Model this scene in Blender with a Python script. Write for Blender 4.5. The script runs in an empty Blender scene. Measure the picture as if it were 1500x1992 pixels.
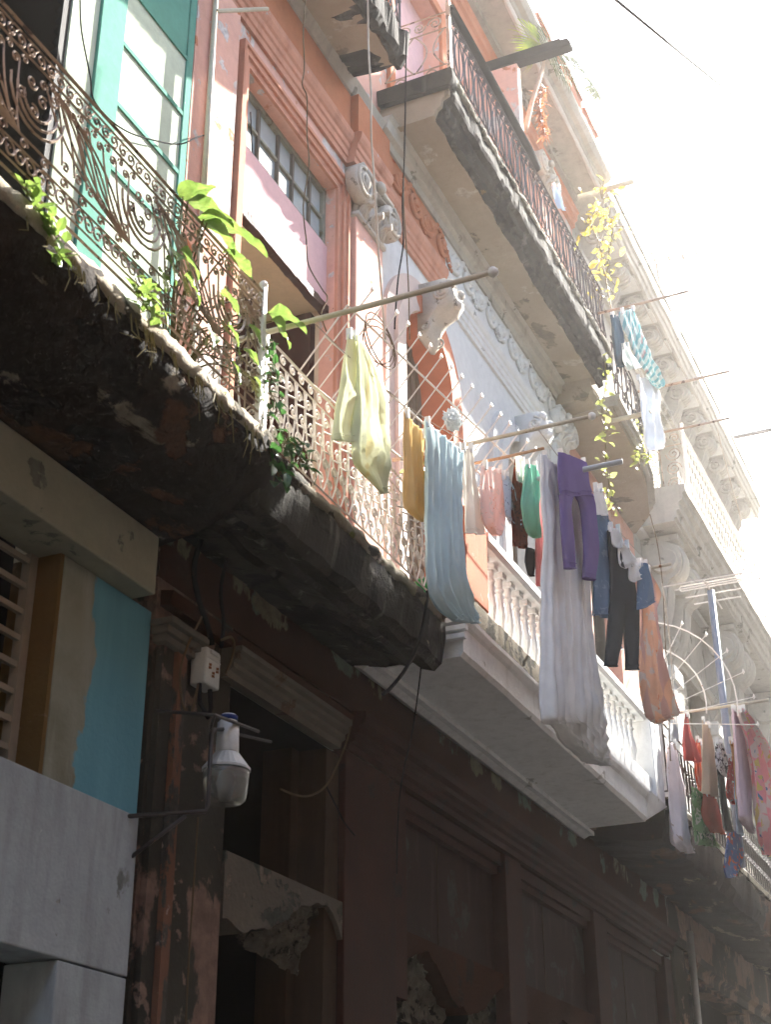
import bpy, bmesh, math, random
from mathutils import Vector, Matrix, noise
C = bpy.context.scene.collection
SC = bpy.context.scene
PI = math.pi
rnd = random.Random(7)

# ------------------------------------------------------------------ camera
cam = bpy.data.cameras.new("camera"); camo = bpy.data.objects.new("camera", cam); C.objects.link(camo)
cam.sensor_fit = 'VERTICAL'; cam.sensor_height = 55.72; cam.lens = 80.0
cam.clip_start = 0.1; cam.clip_end = 3000
_R = [[0.411373, 0.410804, 0.813642], [-0.91146, 0.189058, 0.365375], [-0.003728, -0.891907, 0.452204]]
right = Vector((_R[0][0], _R[1][0], _R[2][0])); down = Vector((_R[0][1], _R[1][1], _R[2][1])); fwd = Vector((_R[0][2], _R[1][2], _R[2][2]))
m = Matrix.Identity(4)
for i in range(3):
    m[i][0] = right[i]; m[i][1] = -down[i]; m[i][2] = -fwd[i]
m[0][3], m[1][3], m[2][3] = 0.0, -4.8, 1.6
camo.matrix_world = m
cam.dof.use_dof = True; cam.dof.focus_distance = 14.0; cam.dof.aperture_fstop = 5.6
SC.camera = camo

# ------------------------------------------------------------------ light
SUN = Vector((3.3, -1.0, 2.93)).normalized()          # towards the sun
w = bpy.data.worlds.new("World"); SC.world = w; w.use_nodes = True
nt = w.node_tree; nt.nodes.clear()
sky = nt.nodes.new('ShaderNodeTexSky'); sky.sky_type = 'NISHITA'; sky.sun_disc = False
sky.sun_elevation = math.asin(SUN.z); sky.sun_rotation = math.atan2(SUN.x, SUN.y)
sky.air_density = 1.0; sky.dust_density = 3.5; sky.ozone_density = 0.9
bg = nt.nodes.new('ShaderNodeBackground'); bg.inputs[1].default_value = 0.105
wo = nt.nodes.new('ShaderNodeOutputWorld')
nt.links.new(sky.outputs[0], bg.inputs[0]); nt.links.new(bg.outputs[0], wo.inputs[0])
sl = bpy.data.lights.new("sun", 'SUN'); slo = bpy.data.objects.new("sun", sl); C.objects.link(slo)
sl.energy = 5.0; sl.angle = math.radians(0.5); sl.color = (1.0, 0.96, 0.90)
slo.rotation_euler = SUN.to_track_quat('Z', 'Y').to_euler()
slo.location = (0, 0, 40)
SC.view_settings.view_transform = 'Standard'; SC.view_settings.look = 'None'
SC.view_settings.exposure = 2.88; SC.view_settings.gamma = 1.0
SC.cycles.max_bounces = 10; SC.cycles.diffuse_bounces = 5; SC.cycles.transmission_bounces = 6; SC.cycles.volume_bounces = 1
SC.cycles.use_denoising = True
SC.cycles.caustics_reflective = False; SC.cycles.caustics_refractive = False

# ------------------------------------------------------------------ materials
def lin(c):
    if isinstance(c, str):
        c = tuple(int(c[i:i+2], 16)/255 for i in (0, 2, 4))
        c = tuple(v/12.92 if v <= .04045 else ((v+.055)/1.055)**2.4 for v in c)
    return (c[0], c[1], c[2], 1)
class NT:
    def __init__(s, name):
        s.m = bpy.data.materials.new(name); s.m.use_nodes = True
        s.t = s.m.node_tree; s.t.nodes.clear()
        s.out = s.n('ShaderNodeOutputMaterial'); s.tc = s.n('ShaderNodeTexCoord')
    def n(s, t, **k):
        x = s.t.nodes.new(t)
        for a, b in k.items(): setattr(x, a, b)
        return x
    def l(s, a, b): s.t.links.new(a, b)
    def noise(s, scale, detail=5, rough=.6, stretch=None, off=0, dist=0):
        mp = s.n('ShaderNodeMapping'); s.l(s.tc.outputs['Object'], mp.inputs[0])
        if stretch: mp.inputs['Scale'].default_value = stretch
        mp.inputs['Location'].default_value = (off*1.7, off*.9, off*2.3)
        nz = s.n('ShaderNodeTexNoise'); s.l(mp.outputs[0], nz.inputs['Vector'])
        nz.inputs['Scale'].default_value = scale; nz.inputs['Detail'].default_value = detail; nz.inputs['Roughness'].default_value = rough
        nz.inputs['Distortion'].default_value = dist
        return nz.outputs['Fac']
    def ramp(s, f, a, b):
        r = s.n('ShaderNodeMapRange'); r.clamp = True
        r.inputs['From Min'].default_value = a; r.inputs['From Max'].default_value = b
        s.l(f, r.inputs['Value']); return r.outputs['Result']
    def mix(s, f, a, b):
        x = s.n('ShaderNodeMix', data_type='RGBA')
        if isinstance(f, float): x.inputs['Factor'].default_value = f
        else: s.l(f, x.inputs['Factor'])
        for v, k in ((a, 'A'), (b, 'B')):
            sk = [i for i in x.inputs if i.name == k and i.type == 'RGBA'][0]
            if isinstance(v, (tuple, str)): sk.default_value = lin(v)
            else: s.l(v, sk)
        return [o for o in x.outputs if o.type == 'RGBA'][0]
    def math(s, op, a, b=None):
        x = s.n('ShaderNodeMath', operation=op)
        for i, v in enumerate((a, b)):
            if v is None: continue
            if isinstance(v, (int, float)): x.inputs[i].default_value = v
            else: s.l(v, x.inputs[i])
        return x.outputs[0]
    def axis(s, ax):
        x = s.n('ShaderNodeSeparateXYZ'); s.l(s.tc.outputs['Object'], x.inputs[0]); return x.outputs[ax]

def paint(name, base, var=None, vs=1.3, patches=(), streak=None, rough=.95, bump=.25, bs=35, metal=0, spec=.1, extra=None):
    """weathered surface: base colour, large soft variation, hard-edged patches [(colour, scale, threshold, seed[, stretch])], vertical streaks"""
    s = NT(name)
    c = lin(base)[:3]
    col = s.mix(s.ramp(s.noise(vs, 6, .65, off=3), .35, .68), base, var or tuple(v*.8 for v in c))
    col = s.mix(s.math('MULTIPLY', s.ramp(s.noise(vs*9, 5, .7, off=8), .42, .72), .35), col, tuple(v*.62 for v in c))
    hs = s.noise(bs, 6, .65, off=1)
    for i, p in enumerate(patches):
        pc, ps, pt, sd = p[:4]; st = p[4] if len(p) > 4 else None
        f = s.noise(ps, 9, .62, st, off=sd, dist=.3)
        if len(p) > 5 and p[5]:                       # limited zone (axis, from, to): where this wear is found on the thing
            ax, a, b = p[5]; f = s.math('ADD', f, s.math('MULTIPLY', s.math('SUBTRACT', s.ramp(s.axis(ax), a, b), 1.0), .35))
        k = s.ramp(f, pt, pt+.025)
        pc2 = s.mix(s.ramp(s.noise(ps*6, 5, .7, off=sd+4), .4, .65), pc, tuple(v*.6 for v in lin(pc)[:3]))
        col = s.mix(k, col, pc2)
        hs = s.math('SUBTRACT', hs, s.math('MULTIPLY', k, .5))
    if streak:
        sc_, th, amt = streak[1:4]
        k = s.ramp(s.noise(sc_, 6, .6, (1, 1, .12), off=11), th, th+.2)
        col = s.mix(s.math('MULTIPLY', k, amt), col, streak[0])
    b = s.n('ShaderNodeBsdfPrincipled')
    s.l(col, b.inputs['Base Color']); b.inputs['Roughness'].default_value = rough; b.inputs['Metallic'].default_value = metal
    b.inputs['Specular IOR Level'].default_value = spec
    bp = s.n('ShaderNodeBump'); bp.inputs['Strength'].default_value = bump; bp.inputs['Distance'].default_value = .02
    s.l(hs, bp.inputs['Height']); s.l(bp.outputs[0], b.inputs['Normal'])
    s.l(b.outputs[0], s.out.inputs[0])
    return s.m

def cloth(name, base, pat=None, transl=.35, weave=260):
    """fabric: diffuse plus light coming through; pat = list of ('noise'|'stripes', colour, scale, threshold[, axis])"""
    s = NT(name)
    col = s.mix(s.ramp(s.noise(4, 4, .6), .35, .7), base, tuple(v*.86 for v in lin(base)[:3]))
    for i, p in enumerate(pat or ()):
        if p[0] == 'noise':
            k = s.ramp(s.noise(p[2], 3, .5, off=i*5+2, dist=1.2), p[3], p[3]+.02)
        elif p[0] == 'cells':
            v = s.n('ShaderNodeTexVoronoi'); v.inputs['Scale'].default_value = p[2]; s.l(s.tc.outputs['Object'], v.inputs['Vector'])
            k = s.ramp(v.outputs['Distance'], p[3]+.04, p[3])
        else:
            k = s.ramp(s.math('SINE', s.math('MULTIPLY', s.axis(p[4]), p[2])), p[3], p[3]+.1)
        col = s.mix(k, col, p[1])
    d = s.n('ShaderNodeBsdfDiffuse'); t = s.n('ShaderNodeBsdfTranslucent'); x = s.n('ShaderNodeMixShader')
    x.inputs[0].default_value = transl
    bp = s.n('ShaderNodeBump'); bp.inputs['Strength'].default_value = .25; bp.inputs['Distance'].default_value = .01
    s.l(s.math('ADD', s.noise(weave, 2, .5), s.math('MULTIPLY', s.noise(16, 4, .6, (1, 1, .45), off=7), 2.4)), bp.inputs['Height'])
    for n_ in (d, t): s.l(col, n_.inputs['Color']); s.l(bp.outputs[0], n_.inputs['Normal'])
    s.l(d.outputs[0], x.inputs[1]); s.l(t.outputs[0], x.inputs[2]); s.l(x.outputs[0], s.out.inputs[0])
    return s.m

def leafmat(name, a, b, transl=.5):
    s = NT(name)
    col = s.mix(s.ramp(s.noise(9, 3, .6), .35, .65), a, b)
    col = s.mix(s.math('MULTIPLY', s.ramp(s.noise(38, 4, .7, off=3), .5, .7), .5), col, tuple(v*.45 for v in a))
    d = s.n('ShaderNodeBsdfPrincipled'); d.inputs['Roughness'].default_value = .45
    t = s.n('ShaderNodeBsdfTranslucent'); x = s.n('ShaderNodeMixShader'); x.inputs[0].default_value = transl
    s.l(col, d.inputs['Base Color']); s.l(col, t.inputs['Color'])
    s.l(d.outputs[0], x.inputs[1]); s.l(t.outputs[0], x.inputs[2]); s.l(x.outputs[0], s.out.inputs[0])
    return s.m

MT = {}
MT['concrete'] = paint('bare_concrete', (.34,.33,.29), (.27,.27,.24), 1.2, [((.2,.2,.17), 1.6, .6, 5), ((.42,.41,.36), 2.2, .62, 9)], ((.14,.14,.12), 5, .5, .5), bump=.2)
MT['band'] = paint('grey_concrete_panel', (.37,.405,.415), (.30,.325,.335), .9, [((.22,.23,.21), 1.3, .615, 2), ((.27,.27,.24), 7, .69, 22), ((.50,.53,.54), 2.5, .64, 32)], ((.22,.235,.235), 7, .47, .65), bump=.3)
MT['lintel'] = paint('pale_concrete', (.30,.29,.21), (.23,.225,.165), 1.6, [((.13,.13,.1), 2.6, .6, 4)], ((.2,.2,.16), 6, .55, .3), bump=.2)
MT['blue'] = paint('blue_paint', (.075,.30,.38), (.06,.25,.33), 1.2, [], ((.10,.38,.46), 7, .5, .4), bump=.08, bs=20)
MT['greypeel'] = paint('grey_peeled_plaster', (.25,.25,.19), (.19,.19,.15), 1.5, [((.14,.12,.07), 1.8, .57, 3)], ((.33,.32,.25), 6, .52, .5))
MT['ochre'] = paint('ochre_plaster', (.16,.095,.032), (.12,.07,.024), 2, [((.24,.15,.08), 3, .6, 3)], ((.16,.1,.04), 6, .55, .4))
MT['slat'] = paint('cream_slat_paint', (.30,.25,.19), rough=.6, bump=.05)
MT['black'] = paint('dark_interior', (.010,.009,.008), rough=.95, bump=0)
MT['blackshut'] = paint('dark_shutter', (.008,.008,.007), rough=.7, bump=.1)
MT['cream'] = paint('cream_door_paint', (.50,.56,.43), (.44,.50,.38), 1.5, [((.36,.41,.34), 5, .66, 3)], ((.36,.38,.30), 9, .58, .3), rough=.95, bump=.08)
MT['teal'] = paint('green_door_paint', (.105,.30,.225), (.085,.25,.19), 2, [((.3,.5,.42), 6, .68, 2)], rough=.95, bump=.08)
MT['pinkwall'] = paint('salmon_plaster', (.68,.39,.30), (.62,.345,.27), 1.1, [((.62,.56,.51), 1.4, .585, 6, (1,1,.6)), ((.60,.57,.55), 4.0, .615, 12), ((.52,.19,.09), 2.2, .63, 21), ((.28,.15,.10), 11, .71, 41)], ((.42,.19,.13), 6, .55, .35), bump=.18)
MT['pinkedge'] = paint('coral_moulding', (.57,.27,.18), (.49,.23,.15), 1.4, [((.60,.54,.50), 3.2, .63, 6), ((.25,.09,.05), 9, .69, 26)], ((.28,.10,.055), 5, .50, .55), bump=.15)
MT['palepink'] = paint('pale_pink_board', (.66,.43,.43), (.62,.40,.40), 1.0, [], ((.55,.36,.36), 6, .6, .25), bump=.06)
MT['orange'] = paint('orange_plaster', (.50,.19,.095), (.43,.155,.075), 1.3, [((.38,.08,.03), 3, .64, 3)], ((.30,.09,.04), 6, .55, .3), bump=.15)
MT['white'] = paint('white_plaster', (.66,.65,.62), (.58,.57,.54), 1.2, [((.45,.44,.41), 2.6, .66, 4)], ((.42,.40,.36), 6, .57, .35), bump=.12)
MT['whitebalc'] = paint('white_balcony_plaster', (.84,.85,.84), (.76,.77,.76), 1.0, [((.56,.56,.52), 1.6, .64, 5), ((.40,.36,.28), 5, .71, 15)], ((.48,.48,.43), 7, .54, .45), bump=.25)
MT['stone'] = paint('weathered_stone', (.46,.43,.37), (.38,.36,.31), 1.6, [((.26,.25,.21), 2.2, .62, 8)], ((.24,.22,.19), 6, .52, .45), bump=.25)
MT['capital'] = paint('grey_stucco_ornament', (.50,.45,.38), (.42,.38,.32), 5, [((.25,.22,.18), 8, .63, 3)], bump=.25)
MT['soffit'] = paint('bare_cement_soffit', (.34,.285,.205), (.27,.225,.16), 1.0, [((.18,.145,.10), 1.3, .585, 3), ((.42,.36,.27), 2.4, .63, 14), ((.42,.26,.11), 5, .70, 25)], bump=.35, bs=22)
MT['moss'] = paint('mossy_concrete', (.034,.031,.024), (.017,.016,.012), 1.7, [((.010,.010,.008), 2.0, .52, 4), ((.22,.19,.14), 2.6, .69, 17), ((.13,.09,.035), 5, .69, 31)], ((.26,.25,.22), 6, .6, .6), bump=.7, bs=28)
MT['mosslit'] = paint('mossy_sun_tinted_concrete', (.24,.215,.16), (.15,.13,.095), 3.5, [((.05,.047,.035), 3.4, .54, 4), ((.15,.16,.05), 7, .66, 14)], bump=.8, bs=40)  # mossy coat paled where slab tops catch sun, light put into colour
MT['rimlip'] = paint('sun_tinted_plaster_rim', (.40,.35,.27), (.28,.24,.17), 3.5, [((.07,.06,.04), 4.5, .58, 4), ((.16,.17,.05), 7, .66, 14)], bump=.8, bs=40)  # lighter copy of the lip coat, the rim's sunlight put into its colour
MT['cream2'] = paint('cream_ceiling', (.60,.50,.36), (.52,.43,.30), 1.2, rough=.95)
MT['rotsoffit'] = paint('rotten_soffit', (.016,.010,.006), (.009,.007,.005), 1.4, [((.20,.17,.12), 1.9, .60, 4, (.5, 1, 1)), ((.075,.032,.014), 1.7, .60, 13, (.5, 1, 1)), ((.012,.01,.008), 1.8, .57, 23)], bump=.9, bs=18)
MT['darkred'] = paint('oxblood_paint', (.050,.014,.006), (.032,.010,.006), 1.5, [((.20,.15,.12), 9, .73, 4), ((.028,.014,.010), 2.2, .62, 9)], ((.024,.011,.008), 6, .52, .5), bump=.15, rough=.7)
MT['darkred2'] = paint('faded_maroon_board', (.040,.017,.012), (.026,.012,.009), 1.2, [((.05,.045,.036), 1.6, .60, 9)], ((.10,.055,.055), 9, .56, .4), bump=.1, rough=.7)
MT['frieze'] = paint('brown_red_plaster', (.058,.020,.008), (.036,.014,.007), 1.2, [((.12,.135,.095), 1.4, .535, 7, (1,1,.7), (2, 5.40, 5.75)), ((.19,.155,.09), 1.7, .56, 17, (1,1,.7), (2, 5.40, 5.75)), ((.035,.02,.014), 1.8, .62, 27)], bump=.35)
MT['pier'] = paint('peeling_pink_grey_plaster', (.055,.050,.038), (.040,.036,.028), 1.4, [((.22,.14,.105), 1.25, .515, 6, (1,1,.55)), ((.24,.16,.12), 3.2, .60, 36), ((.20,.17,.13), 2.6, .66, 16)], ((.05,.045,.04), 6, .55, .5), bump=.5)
MT['pieredge'] = paint('copper_pink_edge', (.20,.095,.055), (.15,.075,.05), 2, [((.08,.072,.06), 3.0, .53, 6, (1,1,.6)), ((.33,.23,.185), 4, .60, 19)], bump=.4)
MT['doortrim'] = paint('grey_lintel_moulding', (.15,.13,.10), (.10,.09,.072), 2, [((.12,.085,.06), 3, .58, 6)], bump=.25)
MT['rubble'] = paint('broken_masonry', (.17,.15,.115), (.09,.08,.06), 5, [((.05,.045,.035), 9, .55, 4), ((.30,.27,.21), 14, .62, 9)], bump=1.0, bs=30)
MT['plasterlump'] = paint('broken_plaster_beam', (.15,.125,.095), (.11,.095,.075), 2, [((.075,.078,.062), 2.4, .55, 4), ((.21,.16,.125), 4.5, .60, 9)], bump=.8, bs=25)
MT['woodframe'] = paint('brown_door_board', (.055,.032,.016), (.038,.022,.012), 2, [], ((.07,.04,.025), 9, .5, .6), bump=.15, rough=.7)
MT['iron'] = paint('rusty_iron', (.42,.32,.235), (.28,.20,.14), 6, [((.12,.07,.045), 9, .58, 3)], rough=.4, bump=.1, metal=.3, spec=.5)
MT['ironpale'] = paint('pale_painted_iron', (.84,.80,.75), (.76,.70,.63), 6, [((.45,.25,.15), 9, .70, 3)], rough=.5, bump=.1, spec=.5)
MT['ironblack'] = paint('black_iron', (.022,.018,.016), (.04,.028,.022), 6, [((.1,.05,.03), 9, .66, 3)], rough=.5, bump=.1, spec=.5)
MT['pole'] = paint('rusty_galvanised_pipe', (.60,.56,.44), (.50,.42,.30), 4, [((.26,.12,.05), 5, .64, 3)], rough=.5, metal=.0, bump=.1)
MT['rustpole'] = paint('rusted_pipe', (.42,.24,.13), (.52,.36,.22), 4, [((.16,.07,.03), 6, .62, 3)], rough=.6, metal=0, bump=.1)
MT['plasticcap'] = paint('white_plastic', (.75,.75,.72), rough=.4, bump=0)
MT['wirepale'] = paint('pale_cable', (.50,.45,.38), (.32,.25,.19), 3, rough=.9, bump=0)
MT['wireblack'] = paint('black_cable', (.012,.012,.012), rough=.95, bump=0, spec=.05)
MT['wirebrown'] = paint('tan_cable', (.13,.09,.05), rough=.9, bump=0)
MT['tarp'] = paint('black_rubber', (.010,.009,.008), rough=.95, bump=.2, spec=.03)
MT['lampgrey'] = paint('grey_lamp_enamel', (.50,.51,.49), (.42,.43,.41), 6, [((.2,.18,.14), 9, .68, 3)], rough=.45, bump=.05, spec=.5)
MT['lampwhite'] = paint('white_lamp_enamel', (.62,.63,.62), (.52,.53,.52), 5, rough=.4, bump=.04, spec=.5)
MT['box'] = paint('white_meter_box', (.56,.57,.53), (.46,.47,.44), 5, [((.25,.2,.14), 7, .69, 3)], rough=.5, bump=.04)
MT['brownmark'] = paint('brown_stamp', (.22,.09,.03), rough=.7, bump=0)
MT['bluemark'] = paint('blue_band', (.02,.04,.16), rough=.5, bump=0)
MT['brickpost'] = paint('brick_orange_post', (.50,.17,.09), (.42,.14,.08), 3, [((.58,.42,.34), 5, .62, 3)], ((.58,.32,.24), 9, .58, .5), bump=.2)
MT['asphalt'] = paint('dusty_asphalt', (.13,.125,.115), (.10,.095,.09), 1.5, rough=.9)
MT['pave'] = paint('pavement_slab', (.34,.33,.30), rough=.9)
MT['opposite'] = paint('buff_facade', (.56,.55,.50), (.50,.49,.45), .5, rough=.9)
MT['bark'] = paint('palm_stem', (.45,.30,.20), (.36,.24,.16), 9, bump=.4)
MT['dead'] = leafmat('dead_frond', (.42,.17,.07), (.30,.12,.05), .4)
MT['leaf'] = leafmat('fresh_leaf', (.20,.29,.06), (.12,.20,.04), .45)
MT['leafdark'] = leafmat('dark_leaf', (.05,.14,.03), (.035,.09,.025), .4)
MT['leafyel'] = leafmat('yellow_leaf', (.50,.40,.06), (.36,.34,.06), .55)
MT['vinel'] = leafmat('vine_leaf', (.26,.34,.07), (.40,.38,.10), .55)
MT['palm'] = leafmat('palm_leaf', (.30,.42,.05), (.42,.46,.07), .6)
MT['frond'] = leafmat('palm_frond', (.05,.08,.03), (.09,.11,.04), .2)
MT['stem'] = paint('green_stem', (.16,.13,.05), rough=.7, bump=0)
def glassmat():
    s = NT('sky_tinted_window_glass')
    b = s.n('ShaderNodeBsdfPrincipled')
    s.l(s.mix(s.ramp(s.noise(3, 5, .6), .35, .65), (.30,.36,.36), (.42,.47,.46)), b.inputs['Base Color'])  # grey-blue sky reflection put into the glass colour
    b.inputs['Roughness'].default_value = .12; b.inputs['Specular IOR Level'].default_value = .8
    s.l(b.outputs[0], s.out.inputs[0]); return s.m
MT['glass'] = glassmat()
def lensmat():
    s = NT('lamp_lens_plastic')
    b = s.n('ShaderNodeBsdfPrincipled'); b.inputs['Base Color'].default_value = (.55,.55,.50,1)
    b.inputs['Roughness'].default_value = .22; b.inputs['Transmission Weight'].default_value = .8
    s.l(b.outputs[0], s.out.inputs[0]); return s.m
MT['lens'] = lensmat()

# ------------------------------------------------------------------ mesh builder
class MB:
    def __init__(s): s.v = []; s.f = []
    def add(s, vs, fs):
        o = len(s.v); s.v += [tuple(v) for v in vs]; s.f += [tuple(i+o for i in f) for f in fs]; return s
    def box(s, x0, x1, y0, y1, z0, z1):
        x0, x1 = min(x0,x1), max(x0,x1); y0, y1 = min(y0,y1), max(y0,y1); z0, z1 = min(z0,z1), max(z0,z1)
        return s.add([(x0,y0,z0),(x1,y0,z0),(x1,y1,z0),(x0,y1,z0),(x0,y0,z1),(x1,y0,z1),(x1,y1,z1),(x0,y1,z1)],
                     [(3,2,1,0),(4,5,6,7),(0,1,5,4),(1,2,6,5),(2,3,7,6),(3,0,4,7)])
    def prism(s, prof, x0, x1, nx=1, amp=0, sc=3, flare=0):
        """closed (y,z) profile extruded along x; amp roughens it; flare moves the ends out with -y"""
        n = len(prof); vs = []
        for i in range(nx+1):
            t = i/nx; x = x0+(x1-x0)*t
            for j, (y, z) in enumerate(prof):
                p = Vector((x, y, z))
                if flare: p.x += (t-.5)*2*flare*(-y)
                if amp:
                    q = noise.noise_vector(p*sc)*amp + noise.noise_vector(p*sc*3.1)*amp*.5
                    p += Vector((q.x*.3, q.y, q.z))
                vs.append(p)
        fs = []
        for i in range(nx):
            for j in range(n):
                k = (j+1) % n
                fs.append((i*n+j, (i+1)*n+j, (i+1)*n+k, i*n+k))
        fs.append(tuple(range(n))); fs.append(tuple(nx*n+j for j in reversed(range(n))))
        return s.add(vs, fs)
    def tube(s, pts, r, n=5, r2=None, cap=True):
        pts = [Vector(p) for p in pts]; m_ = len(pts)
        if m_ < 2: return s
        vs = []; up = None
        for i, p in enumerate(pts):
            d = (pts[min(i+1, m_-1)] - pts[max(i-1, 0)])
            if d.length < 1e-9: d = Vector((0,0,1))
            d.normalize()
            if up is None:
                up = Vector((0,0,1)) if abs(d.z) < .9 else Vector((1,0,0))
            a = d.cross(up)
            if a.length < 1e-6: a = d.cross(Vector((0,1,0)))
            a.normalize(); b = a.cross(d).normalized(); up = b
            rr = r if r2 is None else r+(r2-r)*i/(m_-1)
            for k in range(n):
                t = 2*PI*k/n; vs.append(p + a*math.cos(t)*rr + b*math.sin(t)*rr)
        fs = []
        for i in range(m_-1):
            for k in range(n):
                l = (k+1) % n; fs.append((i*n+k, i*n+l, (i+1)*n+l, (i+1)*n+k))
        if cap: fs.append(tuple(reversed(range(n)))); fs.append(tuple((m_-1)*n+k for k in range(n)))
        return s.add(vs, fs)
    def lathe(s, c, prof, n=12, axis='z'):
        vs = []; fs = []; m_ = len(prof)
        for (r, h) in prof:
            for k in range(n):
                t = 2*PI*k/n; a, b = r*math.cos(t), r*math.sin(t)
                if axis == 'z': vs.append((c[0]+a, c[1]+b, c[2]+h))
                elif axis == 'y': vs.append((c[0]+a, c[1]+h, c[2]+b))
                else: vs.append((c[0]+h, c[1]+a, c[2]+b))
        for i in range(m_-1):
            for k in range(n):
                l = (k+1) % n; fs.append((i*n+k, i*n+l, (i+1)*n+l, (i+1)*n+k))
        fs.append(tuple(reversed(range(n)))); fs.append(tuple((m_-1)*n+k for k in range(n)))
        return s.add(vs, fs)
    def ball(s, c, r, sq=(1,1,1), n=8):
        prof = []
        for i in range(1, 6):
            t = PI*i/6; prof.append((r*math.sin(t), -r*math.cos(t)))
        o = len(s.v); s.lathe((0,0,0), prof, n)
        for i in range(o, len(s.v)):
            v = s.v[i]; s.v[i] = (c[0]+v[0]*sq[0], c[1]+v[1]*sq[1], c[2]+v[2]*sq[2])
        return s
    def poly(s, pts, y0, y1):
        """(x,z) outline given thickness between y0 (front) and y1"""
        n = len(pts)
        vs = [(x, y0, z) for x, z in pts] + [(x, y1, z) for x, z in pts]
        fs = [tuple(range(n)), tuple(reversed(range(n, 2*n)))]
        for i in range(n):
            j = (i+1) % n; fs.append((i, i+n, j+n, j))
        return s.add(vs, fs)
    def leaf(s, p, d, nrm, ln, wd, fold=.15):
        p = Vector(p); d = Vector(d).normalized(); nrm = Vector(nrm)
        sd = d.cross(nrm)
        if sd.length < 1e-4: sd = d.cross(Vector((.3,.5,.8)))
        sd.normalize(); up = sd.cross(d)
        a = p; b = p+d*ln*.35+sd*wd*.5+up*wd*fold; c = p+d*ln*.72+sd*wd*.36+up*wd*fold*.6-up*ln*.04; e = p+d*ln-up*ln*.14
        b2 = p+d*ln*.35-sd*wd*.5+up*wd*fold; c2 = p+d*ln*.72-sd*wd*.36+up*wd*fold*.6-up*ln*.04; mid = p+d*ln*.4; mid2 = p+d*ln*.74-up*ln*.05
        return s.add([a,b,c,e,c2,b2,mid,mid2], [(0,6,1),(1,6,7,2),(2,7,3),(0,5,6),(5,4,7,6),(4,3,7)])
    def bigleaf(s, p, d, nrm, ln, wd, seed=0):
        """broad heart-shaped leaf with a midrib crease, wavy edge and drooping tip"""
        p = Vector(p); d = Vector(d).normalized(); nrm = Vector(nrm); sd = d.cross(nrm).normalized(); up = sd.cross(d)
        nu, nv = 8, 12; vs = []
        for j in range(nv+1):
            t = j/nv; hw = wd*.5*(math.sin(PI*min(1, t**.62))**.8)*(1.12-.35*t)
            for i in range(nu+1):
                u = i/nu*2-1
                wv = .07*wd*math.sin(9*t+seed+2*u)*abs(u)+.03*wd*math.sin(26*t+seed)*abs(u)
                vs.append(p+d*(ln*t-.10*ln*(abs(u)*(1-t))**1.0*(1 if t < .5 else .6))+sd*hw*u+up*(.22*abs(u)*hw-ln*.30*t*t+wv))
        return s.add(vs, [(j*(nu+1)+i, j*(nu+1)+i+1, (j+1)*(nu+1)+i+1, (j+1)*(nu+1)+i) for j in range(nv) for i in range(nu)])
    def rough(s, amp, sc=4, start=0):
        for i in range(start, len(s.v)):
            p = Vector(s.v[i]); q = noise.noise_vector(p*sc)*amp+noise.noise_vector(p*sc*3.3)*amp*.5
            s.v[i] = tuple(p+q)
        return s
    def build(s, name, mat, parent=None, smooth=False, bevel=0):
        me = bpy.data.meshes.new(name); me.from_pydata(s.v, [], s.f); me.update()
        bm = bmesh.new(); bm.from_mesh(me); bmesh.ops.recalc_face_normals(bm, faces=bm.faces); bm.to_mesh(me); bm.free()
        o = bpy.data.objects.new(name, me); C.objects.link(o)
        me.materials.append(MT[mat] if isinstance(mat, str) else mat)
        if smooth:
            me.polygons.foreach_set('use_smooth', [True]*len(me.polygons))
        if bevel:
            bv = o.modifiers.new('b', 'BEVEL'); bv.width = bevel; bv.segments = 2; bv.limit_method = 'ANGLE'; bv.angle_limit = math.radians(40)
        if parent:
            o.parent = parent
            if parent.type == 'EMPTY': o.location = -parent.location
        return o

def thing(name, label, cat, loc, group=None):
    o = bpy.data.objects.new(name, None); C.objects.link(o); o.location = loc; o.empty_display_size = .2
    o['label'] = label; o['category'] = cat
    if group: o['group'] = group
    return o
def tag(o, label, cat, group=None):
    o['label'] = label; o['category'] = cat
    if group: o['group'] = group
    return o
def structure(o): o['kind'] = 'structure'; return o

def spiral(cx, cz, r0, turns, a0, sgn=1, r1=.15, n=None):
    n = n or max(8, int(turns*12)); out = []
    for i in range(n+1):
        t = i/n; a = a0+sgn*turns*2*PI*t; r = r0*(1-t*(1-r1))
        out.append((cx+r*math.cos(a), cz+r*math.sin(a)))
    return out
def smoothpath(pts, k=4):
    pts = [Vector(p) for p in pts]; out = []
    for i in range(len(pts)-1):
        p0 = pts[max(i-1,0)]; p1 = pts[i]; p2 = pts[i+1]; p3 = pts[min(i+2,len(pts)-1)]
        for j in range(k):
            t = j/k
            out.append(.5*((2*p1)+(p2-p0)*t+(2*p0-5*p1+4*p2-p3)*t*t+(3*p1-p0-3*p2+p3)*t**3))
    out.append(pts[-1]); return out

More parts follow.
